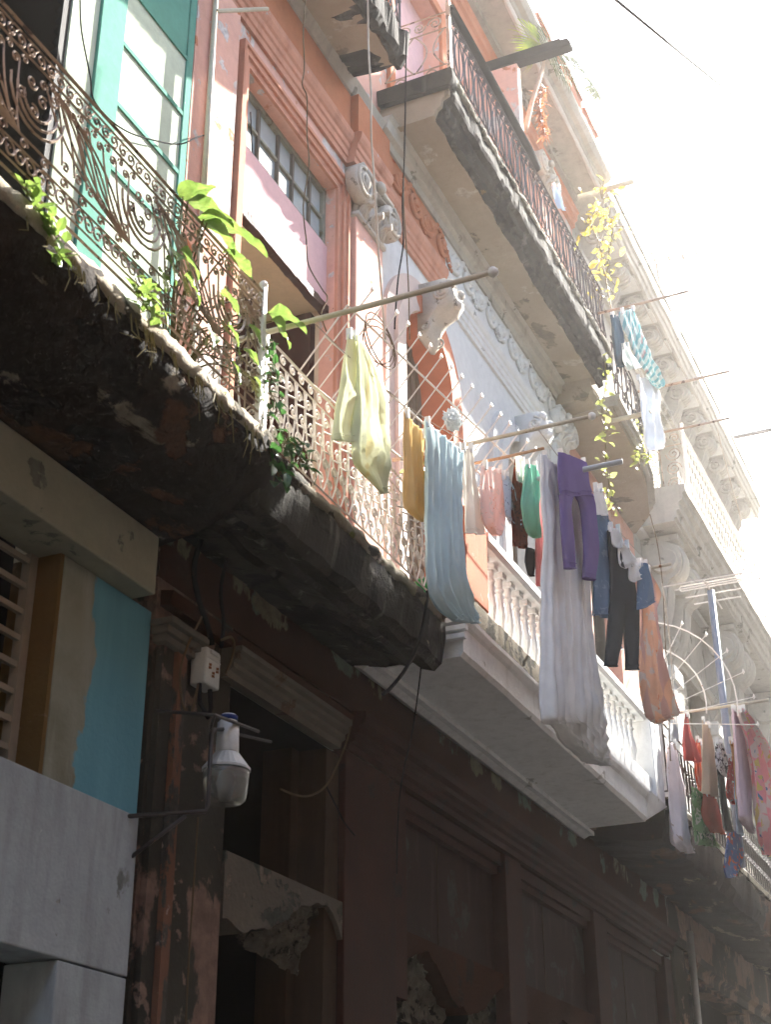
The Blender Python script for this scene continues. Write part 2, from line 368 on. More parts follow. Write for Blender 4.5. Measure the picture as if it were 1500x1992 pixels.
def wall_with_holes(mb, x0, x1, z0, z1, y, holes, depth):
    """front faces of a wall at y with rectangular holes (x0,x1,z0,z1[,depth]) and their reveals going in"""
    xs = sorted({x0, x1} | {min(max(h[i], x0), x1) for h in holes for i in (0, 1)})
    zs = sorted({z0, z1} | {min(max(h[i], z0), z1) for h in holes for i in (2, 3)})
    for a, b in zip(xs, xs[1:]):
        for c, d in zip(zs, zs[1:]):
            mx, mz = (a+b)/2, (c+d)/2
            if any(h[0] < mx < h[1] and h[2] < mz < h[3] for h in holes): continue
            mb.add([(a,y,c),(b,y,c),(b,y,d),(a,y,d)], [(0,1,2,3)])
    for h in holes:
        a, b, c, d = h[:4]; dp = h[4] if len(h) > 4 else depth; e = y+dp
        mb.add([(a,y,c),(a,e,c),(a,e,d),(a,y,d)], [(0,1,2,3)]); mb.add([(b,y,c),(b,e,c),(b,e,d),(b,y,d)], [(3,2,1,0)])
        mb.add([(a,y,d),(b,y,d),(b,e,d),(a,e,d)], [(3,2,1,0)]); mb.add([(a,y,c),(b,y,c),(b,e,c),(a,e,c)], [(0,1,2,3)])
def room(mb, x0, x1, y0, y1, z0, z1):
    """the inside of a dark room behind an opening (front left open)"""
    mb.add([(x0,y0,z0),(x1,y0,z0),(x1,y1,z0),(x0,y1,z0),(x0,y0,z1),(x1,y0,z1),(x1,y1,z1),(x0,y1,z1)],
           [(0,1,2,3),(4,5,6,7),(1,2,6,5),(2,3,7,6),(3,0,4,7)])

# ------------------------------------------------------------------ measured outlines of the washing and paths of wires and stems (metres)
HAZE = 0.0020
CLOTH =  {'yellow':(-1.12,[[((7.588,7.241),(7.687,7.28)),((7.53,6.917),(7.823,7.044)),((7.474,6.605),(7.875,6.783)),((7.427,6.328),(7.778,6.482))],[((7.654,7.272),(7.737,7.272)),((7.69,7.009),(7.958,7.185)),((7.694,6.725),(8.159,7.064)),((7.652,6.327),(8.263,6.824)),((7.78,6.274),(8.216,6.571)),((7.976,6.252),(8.171,6.407)),((8.085,6.237),(8.136,6.27))]]),'mustard':(-1.05,[[((8.706,7.251),(9.09,7.229)),((8.715,6.816),(9.098,6.918)),((8.724,6.459),(9.124,6.58)),((9.021,6.468),(9.141,6.51))]]),'blue':(-1.15,[[((8.834,7.228),(9.63,7.354)),((8.849,6.86),(9.623,7.107)),((8.858,6.387),(9.605,6.726)),((8.886,5.922),(9.635,6.263)),((9.052,5.787),(9.762,6.099)),((9.37,5.792),(9.848,5.947))]]),'greywhite':(-1.05,[[((9.908,7.548),(10.127,7.66)),((9.911,7.128),(10.237,7.283)),((9.906,6.778),(10.325,6.94))]]),'floral':(-1.1,[[((10.252,7.548),(10.749,7.744)),((10.195,7.204),(10.811,7.494)),((10.261,7.02),(10.679,7.136)),((10.438,6.98),(10.593,7.039))]]),'greyblue':(-1.15,[[((10.625,7.621),(10.731,7.648)),((10.63,7.448),(10.925,7.613)),((10.644,7.242),(11.024,7.355)),((10.837,7.236),(11.005,7.311))]]),'sock':(-1.22,[[((10.764,7.878),(10.935,7.949)),((10.761,7.748),(10.99,7.851)),((10.771,7.626),(10.939,7.682))]]),'darkred':(-1.18,[[((10.879,7.904),(11.092,7.974)),((10.768,7.557),(11.112,7.722)),((10.735,7.292),(11.132,7.474)),((10.696,6.981),(11.107,7.11))]]),'green':(-1.3,[[((10.823,7.797),(11.086,7.902)),((10.744,7.519),(11.206,7.767)),((10.676,7.313),(11.136,7.502)),((10.769,7.135),(11.153,7.256)),((10.928,7.132),(11.073,7.186))]]),'pinkcloth':(-1.25,[[((11.258,7.803),(11.462,7.822)),((11.139,7.21),(11.401,7.274)),((11.081,6.743),(11.341,6.823))]]),'blackcloth':(-1.22,[[((10.946,7.057),(11.158,7.124)),((10.913,6.921),(11.167,7.004)),((10.977,6.812),(11.088,6.839))]]),'longsheet':(-1.6,[[((10.355,7.593),(10.82,7.665)),((10.347,7.215),(11.316,7.598)),((10.286,6.536),(11.534,7.06)),((10.169,5.831),(11.534,6.327)),((10.06,5.174),(11.586,5.784)),((10.31,5.219),(11.601,5.538)),((10.638,5.144),(11.634,5.368)),((11.082,5.154),(11.651,5.257))]]),'leggings':(-1.72,[[((10.373,7.589),(11.245,7.916)),((10.354,7.409),(11.33,7.812)),((10.358,7.204),(11.346,7.679)),((10.365,7.169),(11.352,7.635))],[((10.368,7.19),(10.782,7.395)),((10.376,7.084),(10.615,7.195)),((10.365,6.882),(10.633,7.002)),((10.385,6.701),(10.621,6.803)),((10.408,6.541),(10.611,6.617))],[((10.766,7.388),(11.357,7.659)),((10.945,7.348),(11.396,7.558)),((10.977,7.156),(11.41,7.35)),((10.947,6.881),(11.357,7.056)),((10.914,6.663),(11.179,6.743))]]),'whitecap':(-1.72,[[((11.481,7.79),(11.693,7.882)),((11.444,7.632),(11.826,7.758)),((11.48,7.52),(11.836,7.667))]]),'jeans':(-1.66,[[((11.74,7.652),(12.049,7.783)),((11.65,7.403),(12.101,7.592)),((11.549,7.105),(12.103,7.339)),((11.382,6.518),(11.907,6.699))],[((11.981,7.444),(12.209,7.49)),((11.967,7.127),(12.219,7.204)),((11.924,6.706),(12.208,6.788)),((11.891,6.388),(12.159,6.484))]]),'trousers':(-1.74,[[((11.792,7.502),(12.134,7.601)),((11.777,7.186),(12.486,7.432)),((11.687,6.772),(12.674,7.162)),((11.674,6.723),(12.657,7.108))],[((11.68,6.745),(12.113,6.905)),((11.498,6.338),(11.935,6.498)),((11.345,6.031),(11.676,6.127))],[((12.135,6.924),(12.665,7.132)),((12.1,6.559),(12.56,6.728)),((12.042,6.234),(12.432,6.358))]]),'white1':(-1.8,[[((11.587,7.423),(11.912,7.543)),((11.625,7.261),(12.102,7.495)),((11.855,7.33),(12.11,7.462))]]),'white2':(-1.8,[[((11.887,7.386),(12.192,7.508)),((11.847,7.178),(12.448,7.485)),((12.077,7.223),(12.489,7.443))]]),'white3':(-1.8,[[((12.191,7.323),(12.615,7.502)),((12.198,7.17),(12.702,7.43)),((12.342,7.187),(12.689,7.387))]]),'shorts':(-1.8,[[((12.615,7.502),(12.863,7.59)),((12.511,7.218),(13.049,7.463)),((12.388,6.93),(13.039,7.257))]]),'orange':(-1.72,[[((13.158,7.718),(13.297,7.731)),((12.867,7.323),(13.675,7.618)),((12.752,7.064),(13.405,7.288)),((12.627,6.653),(13.536,6.979)),((12.574,6.305),(13.792,6.742)),((12.731,6.019),(14.099,6.516)),((13.063,6.036),(14.128,6.481))]]),'fgrey':(-0.97,[[((17.017,7.418),(17.157,7.462)),((16.732,7.17),(17.287,7.337)),((16.636,7.033),(17.297,7.228))]]),'frobe':(-1.0,[[((16.446,6.954),(16.957,7.105)),((16.319,6.397),(17.257,6.583)),((16.256,5.965),(17.232,6.201)),((16.278,5.771),(17.206,5.949)),((16.686,5.741),(17.262,5.84))]]),'fred':(-1.05,[[((17.465,7.626),(17.573,7.633)),((17.196,7.201),(17.758,7.367)),((17.168,6.934),(18.109,7.166))]]),'fred2':(-1.02,[[((18.124,7.493),(18.323,7.503)),((17.806,7.052),(18.284,7.151)),((17.893,6.747),(18.162,6.804))]]),'fcream':(-1.27,[[((17.377,7.487),(17.715,7.511)),((17.182,6.973),(17.834,7.159)),((16.987,6.46),(17.781,6.623))]]),'fskirt':(-1.2,[[((17.383,6.572),(18.013,6.704)),((17.181,6.228),(18.219,6.482)),((17.53,6.126),(18.365,6.309))]]),'fgreen':(-1.14,[[((17.009,6.563),(17.666,6.641)),((16.952,6.178),(17.887,6.344)),((16.891,5.85),(18.345,6.13))]]),'fblack':(-1.36,[[((17.531,6.931),(17.879,7.015)),((17.48,6.471),(17.811,6.523)),((17.636,6.164),(17.948,6.225))]]),'fprint':(-1.42,[[((17.328,7.176),(17.64,7.248)),((17.257,6.847),(17.949,7.119)),((17.625,6.807),(17.909,6.865))]]),'fredp':(-1.48,[[((17.708,7.063),(17.964,7.168)),((17.34,6.546),(17.71,6.611)),((17.539,6.44),(17.767,6.498))]]),'fochre':(-1.54,[[((17.553,7.239),(17.828,7.267)),((17.625,6.869),(17.827,6.925)),((17.516,6.49),(17.7,6.569))]]),'flilac':(-1.66,[[((17.309,7.554),(17.439,7.582)),((17.179,7.24),(18.098,7.532)),((17.143,6.784),(18.104,6.986)),((17.039,6.262),(17.773,6.446)),((17.075,6.119),(17.685,6.236)),((17.457,6.088),(17.768,6.118))]]),'fpink':(-1.78,[[((17.11,7.46),(17.399,7.565)),((17.384,7.156),(19.005,7.495)),((17.433,6.659),(19.965,7.339)),((17.413,6.156),(19.727,6.717)),((17.752,5.867),(19.5,6.123))]]),'fdress':(-1.42,[[((17.498,6.094),(17.926,6.214)),((17.178,5.777),(18.081,6.01)),((17.08,5.577),(17.988,5.833)),((17.141,5.484),(17.578,5.592))]]),'fblue':(-1.56,[[((17.376,6.452),(17.573,6.502)),((17.244,6.141),(17.614,6.199)),((17.236,6.017),(17.637,6.08))]]),'teal':(-1.35,[[((14.672,11.813),(15.415,12.327)),((14.997,11.608),(15.73,12.09)),((15.439,11.532),(16.206,12.018)),((16.064,11.585),(16.658,11.977)),((16.436,11.708),(16.676,11.875))]]),'djeans':(-1.05,[[((15.426,12.326),(15.825,12.511)),((15.456,12.085),(15.947,12.345)),((15.511,11.769),(15.957,12.032)),((15.566,11.632),(15.838,11.774))]]),'wshirt':(-1.15,[[((15.458,11.826),(15.748,12.022)),((15.451,11.63),(16.198,12.067)),((15.706,11.625),(16.305,12.01))]]),'robe':(-1.3,[[((15.436,11.317),(16.081,11.685)),((15.467,11.185),(16.709,11.802)),((15.459,10.848),(16.497,11.333)),((15.465,10.488),(16.573,11.027)),((15.557,10.335),(16.354,10.763))]]),'railcloth':(-0.6,[[((14.694,14.006),(15.008,14.214)),((14.776,13.873),(15.141,14.115)),((14.936,13.822),(15.227,13.989))]])}
PATH =  {'wire_a':[(7.112,-0.96,10.294),(7.126,-0.96,9.989),(7.108,-0.96,9.663),(7.14,-0.96,9.339),(7.116,-0.96,9.147),(7.192,-0.96,9.089),(7.207,-0.96,8.765),(7.25,-0.96,8.517),(7.182,-0.96,8.102),(7.241,-0.96,7.835),(7.279,-0.96,7.665),(7.479,-0.96,7.602),(7.576,-0.96,7.578),(7.486,-0.96,7.392),(7.569,-0.96,7.295)],'wire_b':[(8.161,-0.98,11.314),(8.183,-0.98,10.98),(8.205,-0.98,10.426),(8.256,-0.98,10.027),(8.257,-0.98,9.597),(8.316,-0.98,9.174),(8.364,-0.98,8.804),(8.401,-0.98,8.485),(8.475,-0.98,8.053),(8.52,-0.98,7.8)],'wire_c':[(9.034,-0.97,11.412),(9.013,-0.97,11.026),(8.953,-0.97,9.933),(8.897,-0.97,9.346),(8.91,-0.97,8.988),(8.798,-0.97,8.556),(8.742,-0.97,8.225),(8.718,-0.97,8.018)],'wire_d':[(9.105,-0.94,11.489),(9.041,-0.94,10.297),(8.991,-0.94,9.533),(9.033,-0.94,9.083),(9.074,-0.94,8.645),(9.082,-0.94,8.15)],'wire_e':[(5.705,-0.03,9.046),(5.757,-0.03,8.819),(5.9,-0.03,8.539),(5.95,-0.03,8.404),(6.103,-0.03,8.376),(6.311,-0.03,8.424),(6.552,-0.03,8.544),(6.962,-0.03,8.808),(7.189,-0.03,9.051),(7.339,-0.03,9.2)],'wire_f':[(8.181,0.1,10.164),(8.235,0.1,9.809),(8.287,0.1,9.47),(8.287,0.1,9.128)],'cable_g':[(9.605,-0.84,6.179),(9.557,-0.84,5.989),(9.416,-0.84,5.686),(9.17,-0.84,5.397),(8.894,-0.84,5.156),(8.762,-0.84,5.067)],'cable_h':[(10.318,-0.5,6.251),(10.272,-0.5,5.875),(10.075,-0.5,5.254),(9.887,-0.5,4.873),(9.785,-0.5,4.532),(9.748,-0.5,4.07)],'cable_i':[(7.943,-0.12,6.479),(7.868,-0.12,6.081),(7.736,-0.12,5.601),(7.792,-0.12,5.363),(7.776,-0.12,5.175)],'cable_j':[(7.499,-0.12,5.954),(7.391,-0.12,5.607),(7.456,-0.12,5.415),(7.602,-0.12,5.255),(7.659,-0.12,5.15)],'cable_k':[(9.756,-0.13,5.291),(9.642,-0.13,5.053),(9.372,-0.13,4.701),(9.129,-0.13,4.542),(8.893,-0.13,4.47),(8.628,-0.13,4.448)],'cable_l':[(7.482,-0.14,5.278),(7.338,-0.14,5.031),(7.269,-0.14,4.819),(7.32,-0.14,4.635),(7.426,-0.14,4.619),(7.484,-0.14,4.824)],'cable_m':[(7.755,-0.13,5.219),(7.885,-0.13,5.285),(7.926,-0.13,5.208),(7.841,-0.13,5.016)],'cord_n':[(7.604,-0.12,4.002),(7.598,-0.12,3.657),(7.588,-0.12,3.205),(7.593,-0.12,2.747)],'cable_o':[(9.351,-0.12,4.659),(9.524,-0.12,4.55),(9.657,-0.12,4.467),(9.835,-0.12,4.413)],'far_p':[(15.869,-1.2,9.644),(16.127,-1.2,9.341),(16.189,-1.2,8.818),(16.034,-1.2,8.029),(15.911,-1.2,7.352),(15.723,-1.2,6.507)],'far_q':[(15.923,-1.25,8.734),(16.022,-1.25,8.474),(16.054,-1.25,7.963),(15.978,-1.25,7.428)],'far_r':[(22.532,-1.0,14.445),(23.202,-1.0,13.759),(23.817,-1.0,13.335),(23.814,-1.0,12.928)],'vine_a':[(15.874,-0.8,12.051),(15.869,-0.8,11.656),(15.531,-0.8,11.012),(15.579,-0.8,10.667),(15.527,-0.8,10.278),(15.574,-0.8,9.944),(15.561,-0.8,9.553)],'vine_b':[(17.48,-0.8,11.903),(17.548,-0.8,11.692),(17.368,-0.8,11.357),(17.525,-0.8,11.276)],'bush':[(16.898,-0.7,13.451),(16.659,-0.7,13.997),(16.491,-0.7,14.327),(16.153,-0.7,14.447),(16.672,-0.7,15.093),(17.228,-0.7,15.786)],'bush2':[(16.674,-0.72,13.825),(17.082,-0.72,14.639),(17.327,-0.72,15.182),(17.159,-0.72,15.251)],'palm_trunk':[(13.256,-0.72,13.73),(13.61,-0.72,14.47),(13.966,-0.72,15.113),(14.262,-0.72,15.679),(14.314,-0.72,15.998)],'palm_l':[(14.305,-0.72,15.944),(14.135,-0.72,15.929),(13.786,-0.72,15.661),(13.433,-0.72,15.274),(13.249,-0.72,15.049)],'palm_r':[(14.073,-0.8,15.706),(14.732,-0.8,16.403),(15.617,-0.8,17.393),(16.412,-0.8,18.197),(17.077,-0.8,18.781)],'palm_d':[(14.326,-0.8,15.703),(15.053,-0.8,16.31),(15.885,-0.8,16.916),(16.456,-0.8,17.228),(16.85,-0.8,17.237)],'deadfrond':[(14.083,-0.75,15.113),(13.847,-0.75,14.657),(13.916,-0.75,14.459),(13.982,-0.75,14.243)],'vine_dead':[(14.408,-0.75,16.069),(14.417,-0.75,15.866)]}

# ================================================================== the street
structure(MB().add([(-60,-20,-.01),(120,-20,-.01),(120,20,-.01),(-60,20,-.01)], [(0,1,2,3)]).build('street', 'asphalt'))
structure(MB().box(-60, 120, -1.3, 0, 0, .14).box(-60, 120, -5.7, -4.6, 0, .14).build('pavement', 'pave'))

# ================================================================== building across the street (behind the camera; it shades the lower facade)
OB = thing('apartment_building', 'buff apartment block on the camera side of the narrow street', 'building', (10, -7, 0))
mb = MB()
for a, b, h in ((-70,17.0,11.5),(17.0,23.8,19.75),(23.8,52,20.5),(52,110,13)):  # unseen roofline, heights stepped to steer sun and skylight onto the facade
    mb.box(a, b, -13, -5.72, 0, h)
mb.build('wall', 'opposite', OB)

# ================================================================== left building
B1 = thing('apartment_building', 'leftmost building with turquoise pier, bare concrete panel and green balcony door', 'building', (5, 0, 0))
def bluegrey():
    s = NT('half_painted_pier')
    x = s.axis(0)
    edge = s.math('ADD', x, s.math('MULTIPLY', s.math('SUBTRACT', s.noise(2.2, 7, .6, (1,1,.6), off=2), .5), .55))
    k = s.ramp(edge, 6.535, 6.55)
    g = s.mix(s.ramp(s.noise(1.8, 6, .6), .4, .65), (.23,.23,.175), (.15,.14,.09))
    g = s.mix(s.math('MULTIPLY', s.ramp(s.noise(6, 5, .6, (1,1,.15), off=4), .5, .7), .6), g, (.30,.31,.26))
    b_ = s.mix(s.ramp(s.noise(7, 5, .6, (1,1,.12), off=9), .45, .75), (.085,.245,.30), (.11,.29,.35))
    b = s.n('ShaderNodeBsdfPrincipled'); b.inputs['Roughness'].default_value = .85
    s.l(s.mix(k, g, b_), b.inputs['Base Color'])
    bp = s.n('ShaderNodeBump'); bp.inputs['Strength'].default_value = .25; bp.inputs['Distance'].default_value = .02
    s.l(s.noise(25, 6, .6), bp.inputs['Height']); s.l(bp.outputs[0], b.inputs['Normal'])
    s.l(b.outputs[0], s.out.inputs[0]); return s.m
MT['bluegrey'] = bluegrey()
MB().box(6.205, 7.12, 0, .32, 3.885, 5.198).build('turquoise_pier', 'bluegrey', B1, bevel=.008)
MB().box(6.17, 6.203, .004, .34, 3.885, 5.198).build('window_reveal', 'ochre', B1)
o = MB().box(-6, 7.07, -.05, .3, 2.985, 3.882).build('concrete_panel', 'band', B1, bevel=.008)
MB().box(6.43, 7.07, -.045, .3, .0, 2.978).build('concrete_pier', 'band', B1, bevel=.01)
MB().box(-6, 6.92, -.15, .2, 5.2, 5.6).rough(.008, 3).build('lintel', 'lintel', B1, bevel=.012)
wf = MB().box(6.10, 6.165, .16, .22, 3.885, 5.198).box(-6, 6.1, .16, .22, 3.885, 3.93).build('window', 'slat', B1)
for k in range(8):
    z = 5.15-.157*k
    MB().box(-3, 6.1, .17, .20, z-.017, z+.017).build('slat', 'slat', wf)
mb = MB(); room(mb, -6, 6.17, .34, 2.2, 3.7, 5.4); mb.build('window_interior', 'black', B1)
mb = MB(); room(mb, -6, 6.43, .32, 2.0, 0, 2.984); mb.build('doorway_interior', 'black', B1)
MB().box(5.0, 6.1, .34, .40, 0, 2.8).box(5.1,5.5,.325,.34,.3,2.6).build('doorway_board', 'blue', B1)
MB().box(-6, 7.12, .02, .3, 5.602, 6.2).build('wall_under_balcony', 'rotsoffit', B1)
# upper wall
mb = MB(); wall_with_holes(mb, -8, 7.28, 6.15, 19, 0, [(2.5, 7.14, 6.15, 11.0)], .06); mb.build('upper_wall', 'pinkwall', B1)
dr = MB().box(5.70, 5.98, .02, .13, 6.15, 11).build('balcony_door', 'cream', B1)
MB().box(5.985, 6.26, .0, .12, 6.15, 11).box(7.05, 7.135, .002, .12, 6.15, 11).box(6.262, 7.048, .012, .12, 9.735, 11).build('door_frame', 'teal', dr, bevel=.006)
MB().box(6.262, 7.048, .015, .12, 6.15, 9.73).build('door_panel', 'cream', dr)
for z in (9.73, 9.18, 8.63, 8.08, 7.53, 6.98): MB().box(6.262, 7.048, .002, .0145, z-.018, z+.018).build('glazing_bar', 'teal', dr)
sh = MB().box(2.5, 5.69, .11, .16, 6.15, 11)
for k in range(52):
    z = 6.2+.09*k; sh.add([(2.6,.108,z),(5.62,.108,z),(5.62,.05,z+.05),(2.6,.05,z+.05)], [(0,1,2,3)])
sh.box(5.62,5.69,.03,.108,6.15,11); sh.build('louvre_shutter', 'blackshut', B1)
# balcony
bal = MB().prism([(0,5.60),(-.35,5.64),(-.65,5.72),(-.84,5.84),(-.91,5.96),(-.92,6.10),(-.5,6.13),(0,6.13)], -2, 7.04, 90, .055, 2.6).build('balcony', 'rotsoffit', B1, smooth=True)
MB().prism([(-.80,6.03),(-.93,6.03),(-.945,6.07),(-.935,6.13),(-.80,6.15)], -2, 7.0, 420, .016, 9).build('balcony_lip', 'rimlip', bal, smooth=True)
# wrought iron railing of the left balcony: fans, scrolls and paired rails
def iron(name, mat, parent, curves, y=None, x=None, r=.007, n=4):
    mb = MB()
    for c in curves:
        rr = r
        if isinstance(c, tuple) and isinstance(c[1], float) and isinstance(c[0], list): c, rr = c
        pts = [(a, y, b) for a, b in c] if x is None else [(x, a, b) for a, b in c]
        mb.tube(pts, rr, n)
    return mb.build(name, mat, parent)
def ccurve(p0, p1, bow):
    (x0,z0),(x1,z1) = p0, p1; out = []
    for i in range(9):
        t = i/8; s_ = math.sin(PI*t)*bow
        out.append((x0+(x1-x0)*t+s_, z0+(z1-z0)*t))
    return out
def scurve(p0, p1, ctrl):
    out = []
    for i in range(11):
        t = i/10; a=(1-t)**2; b=2*t*(1-t); c=t*t
        out.append((p0[0]*a+ctrl[0]*b+p1[0]*c, p0[1]*a+ctrl[1]*b+p1[1]*c))
    return out
x0, x1, Y = 1.0, 6.78, -.9
cv = []
for z, r in ((7.13,.012),(7.085,.007),(6.985,.008),(6.50,.008),(6.42,.007),(6.30,.007),(6.235,.010)): cv.append(([(x0,z),(x1,z)], r))
x = x0+.05
while x < x1-.05:                                       # small scrolls between the paired rails
    cv.append(([(x-.02,6.99),(x+.05,7.08)],.0045)); cv.append(spiral(x, 7.035, .040, 1.3, PI/2, 1)); cv.append(spiral(x+.075, 7.035, .040, 1.3, -PI/2, 1))
    cv.append(spiral(x+.03, 6.46, .034, 1.2, 0, 1)); cv.append(spiral(x+.10, 6.36, .055, 1.4, PI, -1)); cv.append(spiral(x+.02, 6.36, .055, 1.4, 0, 1))
    x += .165
fx = x0-.6
while fx < x1+.6:
    for j in range(7):                                  # stems rising from one foot, leaning to the left, each ending in a scroll
        tx = fx-.80+.125*j
        q = [p for p in scurve((fx-.03+.008*j,6.50), (tx,6.90), (tx+.22*(fx-tx), 6.60)) if x0 <= p[0] <= x1]
        if len(q) > 1: cv.append((q,.0065))
        if x0 < tx < x1: cv.append(spiral(tx-.032, 6.905, .032, 1.35, 0, 1)); cv.append(spiral(tx+.038, 6.945, .026, 1.2, PI, -1))
    for j in range(6):                                  # a second spray turned upside down
        tx = fx+.36+.11*j
        q = [p for p in scurve((fx+.22+.008*j,6.95), (tx,6.56), (tx-.22*(tx-fx-.2), 6.86)) if x0 <= p[0] <= x1]
        if len(q) > 1: cv.append((q,.0065))
        if x0+.05 < tx < x1-.05: cv.append(spiral(tx+.03, 6.565, .032, 1.35, PI, -1))
    for rr, dz in ((.11,0),(.165,.01),(.22,.02)):
        q = [(fx+.12+rr*math.cos(t*PI/10+PI), 6.78+dz+rr*math.sin(t*PI/10+PI)) for t in range(11)]
        q = [p for p in q if x0 <= p[0] <= x1]
        if len(q) > 1: cv.append((q,.009))
    for q_, (a, b) in enumerate(((.06,6.86),(.16,6.80),(.10,6.70),(.24,6.88),(.0,6.74))):
        if x0+.06 < fx+a < x1-.06: cv.append(spiral(fx+a, b, .042, 1.4, q_, 1 if q_%2 else -1))
    fx += .98
RL1 = iron('railing', 'iron', bal, cv, y=Y, r=.0068)
MB().box(6.765, 6.80, Y-.018, Y+.018, 6.12, 7.17).ball((6.782,Y,7.19), .03).build('end_post', 'ironpale', RL1)
sd = [[(Y,7.13),(0,7.13)], [(Y,6.975),(0,6.975)], [(Y,6.46),(0,6.46)], [(Y,6.24),(0,6.24)]]
for k in range(7): sd.append([(Y+.1+.12*k,6.24),(Y+.1+.12*k,6.97)]); sd.append(spiral(Y+.1+.12*k, 6.75, .05, 1.4, 0))
iron('side_railing', 'iron', RL1, sd, x=6.78, r=.007)
# second floor slab of this building
MB().prism([(0,11.45),(-.6,11.5),(-.72,11.6),(-.72,11.9),(0,11.9)], -6, 7.2, 30, .03, 2).build('upper_balcony', 'soffit', B1, smooth=False)
# vertical pipe at the party wall
pp = MB().tube([(7.24,-.1,8.35),(7.235,-.1,9.4),(7.235,-.1,14)], .022, 8).tube([(7.24,-.1,6.2),(7.24,-.1,8.35)], .014, 6).build('drain_pipe', 'pole', B1, smooth=True)
MB().tube([(7.23,-.12,10.33),(7.62,-.35,10.62)], .017, 6).build('wall_rod', 'pole', B1)

MB().box(-30, 7.2, .35, 9.8, 18.9, 19.05).box(-30, 7.2, 9.8, 10, 0, 19.05).box(-30,-8,0,.3,0,19.0).build('roof', 'concrete', B1)  # unseen roof, back and end walls, added to stop light leaking in

# ================================================================== middle building
B2 = thing('apartment_building', 'middle building, salmon and white upstairs with oxblood boarded ground floor', 'building', (12, 0, 0))
# ---- ground floor
MB().box(7.2, 17.7, .02, 9.8, 16.56, 16.7).box(7.2, 19.9, 9.8, 10, 0, 16.7).build('roof', 'concrete', B2)  # unseen roof and back wall, put in against light leaks
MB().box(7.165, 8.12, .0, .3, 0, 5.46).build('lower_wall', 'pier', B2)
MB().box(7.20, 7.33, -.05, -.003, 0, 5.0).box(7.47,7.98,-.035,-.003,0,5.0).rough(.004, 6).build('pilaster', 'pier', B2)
MB().prism([(-.003,0),(-.07,0),(-.085,.03),(-.085,4.97),(-.07,5.0),(-.003,5.0)], 7.34, 7.43, 1).build('pilaster_edge', 'pieredge', B2)
MB().box(7.14, 7.5, -.10, -.003, 5.0, 5.05).box(7.12, 7.52, -.13, -.003, 5.05, 5.10).box(7.10, 7.55, -.17, -.003, 5.10, 5.14).build('pilaster_cap', 'doortrim', B2, bevel=.008)
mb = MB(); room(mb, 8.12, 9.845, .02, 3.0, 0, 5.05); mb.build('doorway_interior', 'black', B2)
MB().box(9.62, 9.84, .02, .5, 0, 5.05).box(9.50,9.618,.25,.5,0,5.05).build('door_jamb', 'woodframe', B2, bevel=.006)
MB().prism([(.02,5.055),(-.06,5.055),(-.07,5.10),(-.10,5.12),(-.10,5.155),(-.13,5.175),(-.13,5.21),(-.16,5.225),(-.16,5.262),(.02,5.262)], 7.98, 9.70, 1).build('door_cornice', 'doortrim', B2)
def jag(pts, keep, st=.05, amp=.030):
    """break the smooth lower outline of torn plaster into small chips"""
    out = []
    for (a, b), (c, d) in zip(pts, pts[1:]+pts[:1]):
        n = max(1, int(math.hypot(c-a, d-b)/st))
        for i in range(n):
            x, z = a+(c-a)*i/n, b+(d-b)*i/n
            if abs(z-keep) > 1e-6 and not (i == 0 and (x == pts[0][0] or x == pts[-1][0])):
                z += noise.noise(Vector((x*9, 3, z*9)))*amp+noise.noise(Vector((x*31, 7, z*31)))*amp*.8; z = min(z, keep-.01)
            out.append((x, z))
    return out
br = [(8.121,3.93),(8.121,3.50),(8.35,3.47),(8.55,3.52),(8.78,3.56),(8.95,3.62),(9.1,3.72),(9.25,3.80),(9.45,3.85),(9.62,3.84),(9.75,3.78),(9.843,3.66),(9.843,3.93)]
MB().poly(jag(br, 3.93), -.02, .22).build('broken_beam', 'plasterlump', B2)
g = MB()
nx, nz = 40, 26
vs = []; fs = []
for i in range(nx+1):
    for j in range(nz+1):
        u, v = i/nx, j/nz
        xx = 8.72+1.12*u; top = 3.60+.26*math.sin(min(1,u*1.15)*PI*.6); bot = 3.50-.13*u
        zz = bot+(top-bot)*v; yy = .02+.22*(1-v)+.06*v
        q = noise.noise_vector(Vector((xx,yy,zz))*9)*.05+noise.noise_vector(Vector((xx,yy,zz))*26)*.03
        vs.append((xx+q.x*.5, yy+q.y, zz+q.z*.6))
for i in range(nx):
    for j in range(nz): fs.append((i*(nz+1)+j,(i+1)*(nz+1)+j,(i+1)*(nz+1)+j+1,i*(nz+1)+j+1))
g.add(vs, fs).build('broken_masonry', 'rubble', B2)
MB().box(9.85, 10.80, -.03, .3, 0, 5.10).build('oxblood_pier', 'darkred', B2, bevel=.01)
MB().box(7.165, 19.895, .001, .3, 5.462, 6.1).box(8.122, 19.895, .02, .3, 5.264, 5.46).build('frieze_wall', 'frieze', B2)
MB().prism([(0,5.10),(-.05,5.10),(-.06,5.15),(-.10,5.165),(-.10,5.215),(-.14,5.23),(-.14,5.275),(-.185,5.30),(-.20,5.345),(-.20,5.385),(-.05,5.41),(0,5.41)], 9.86, 19.62, 1).build('long_cornice', 'darkred', B2)
MB().prism([(-.003,5.27),(-.07,5.275),(-.09,5.32),(-.10,5.36),(-.003,5.38)], 7.2, 9.855, 1).build('thin_cornice', 'frieze', B2)
bp_ = MB().box(10.805, 19.6, .14, .3, 3.97, 5.1).build('board_front', 'darkred2', B2)
for a, b in ((10.81,11.06),(13.46,13.93),(16.38,16.88),(19.5,19.62)): MB().box(a, b if b < 19.6 else 19.895, -.01, .138, 3.4 if b < 19.6 else 0, 5.098).build('stile', 'darkred', bp_, bevel=.008)
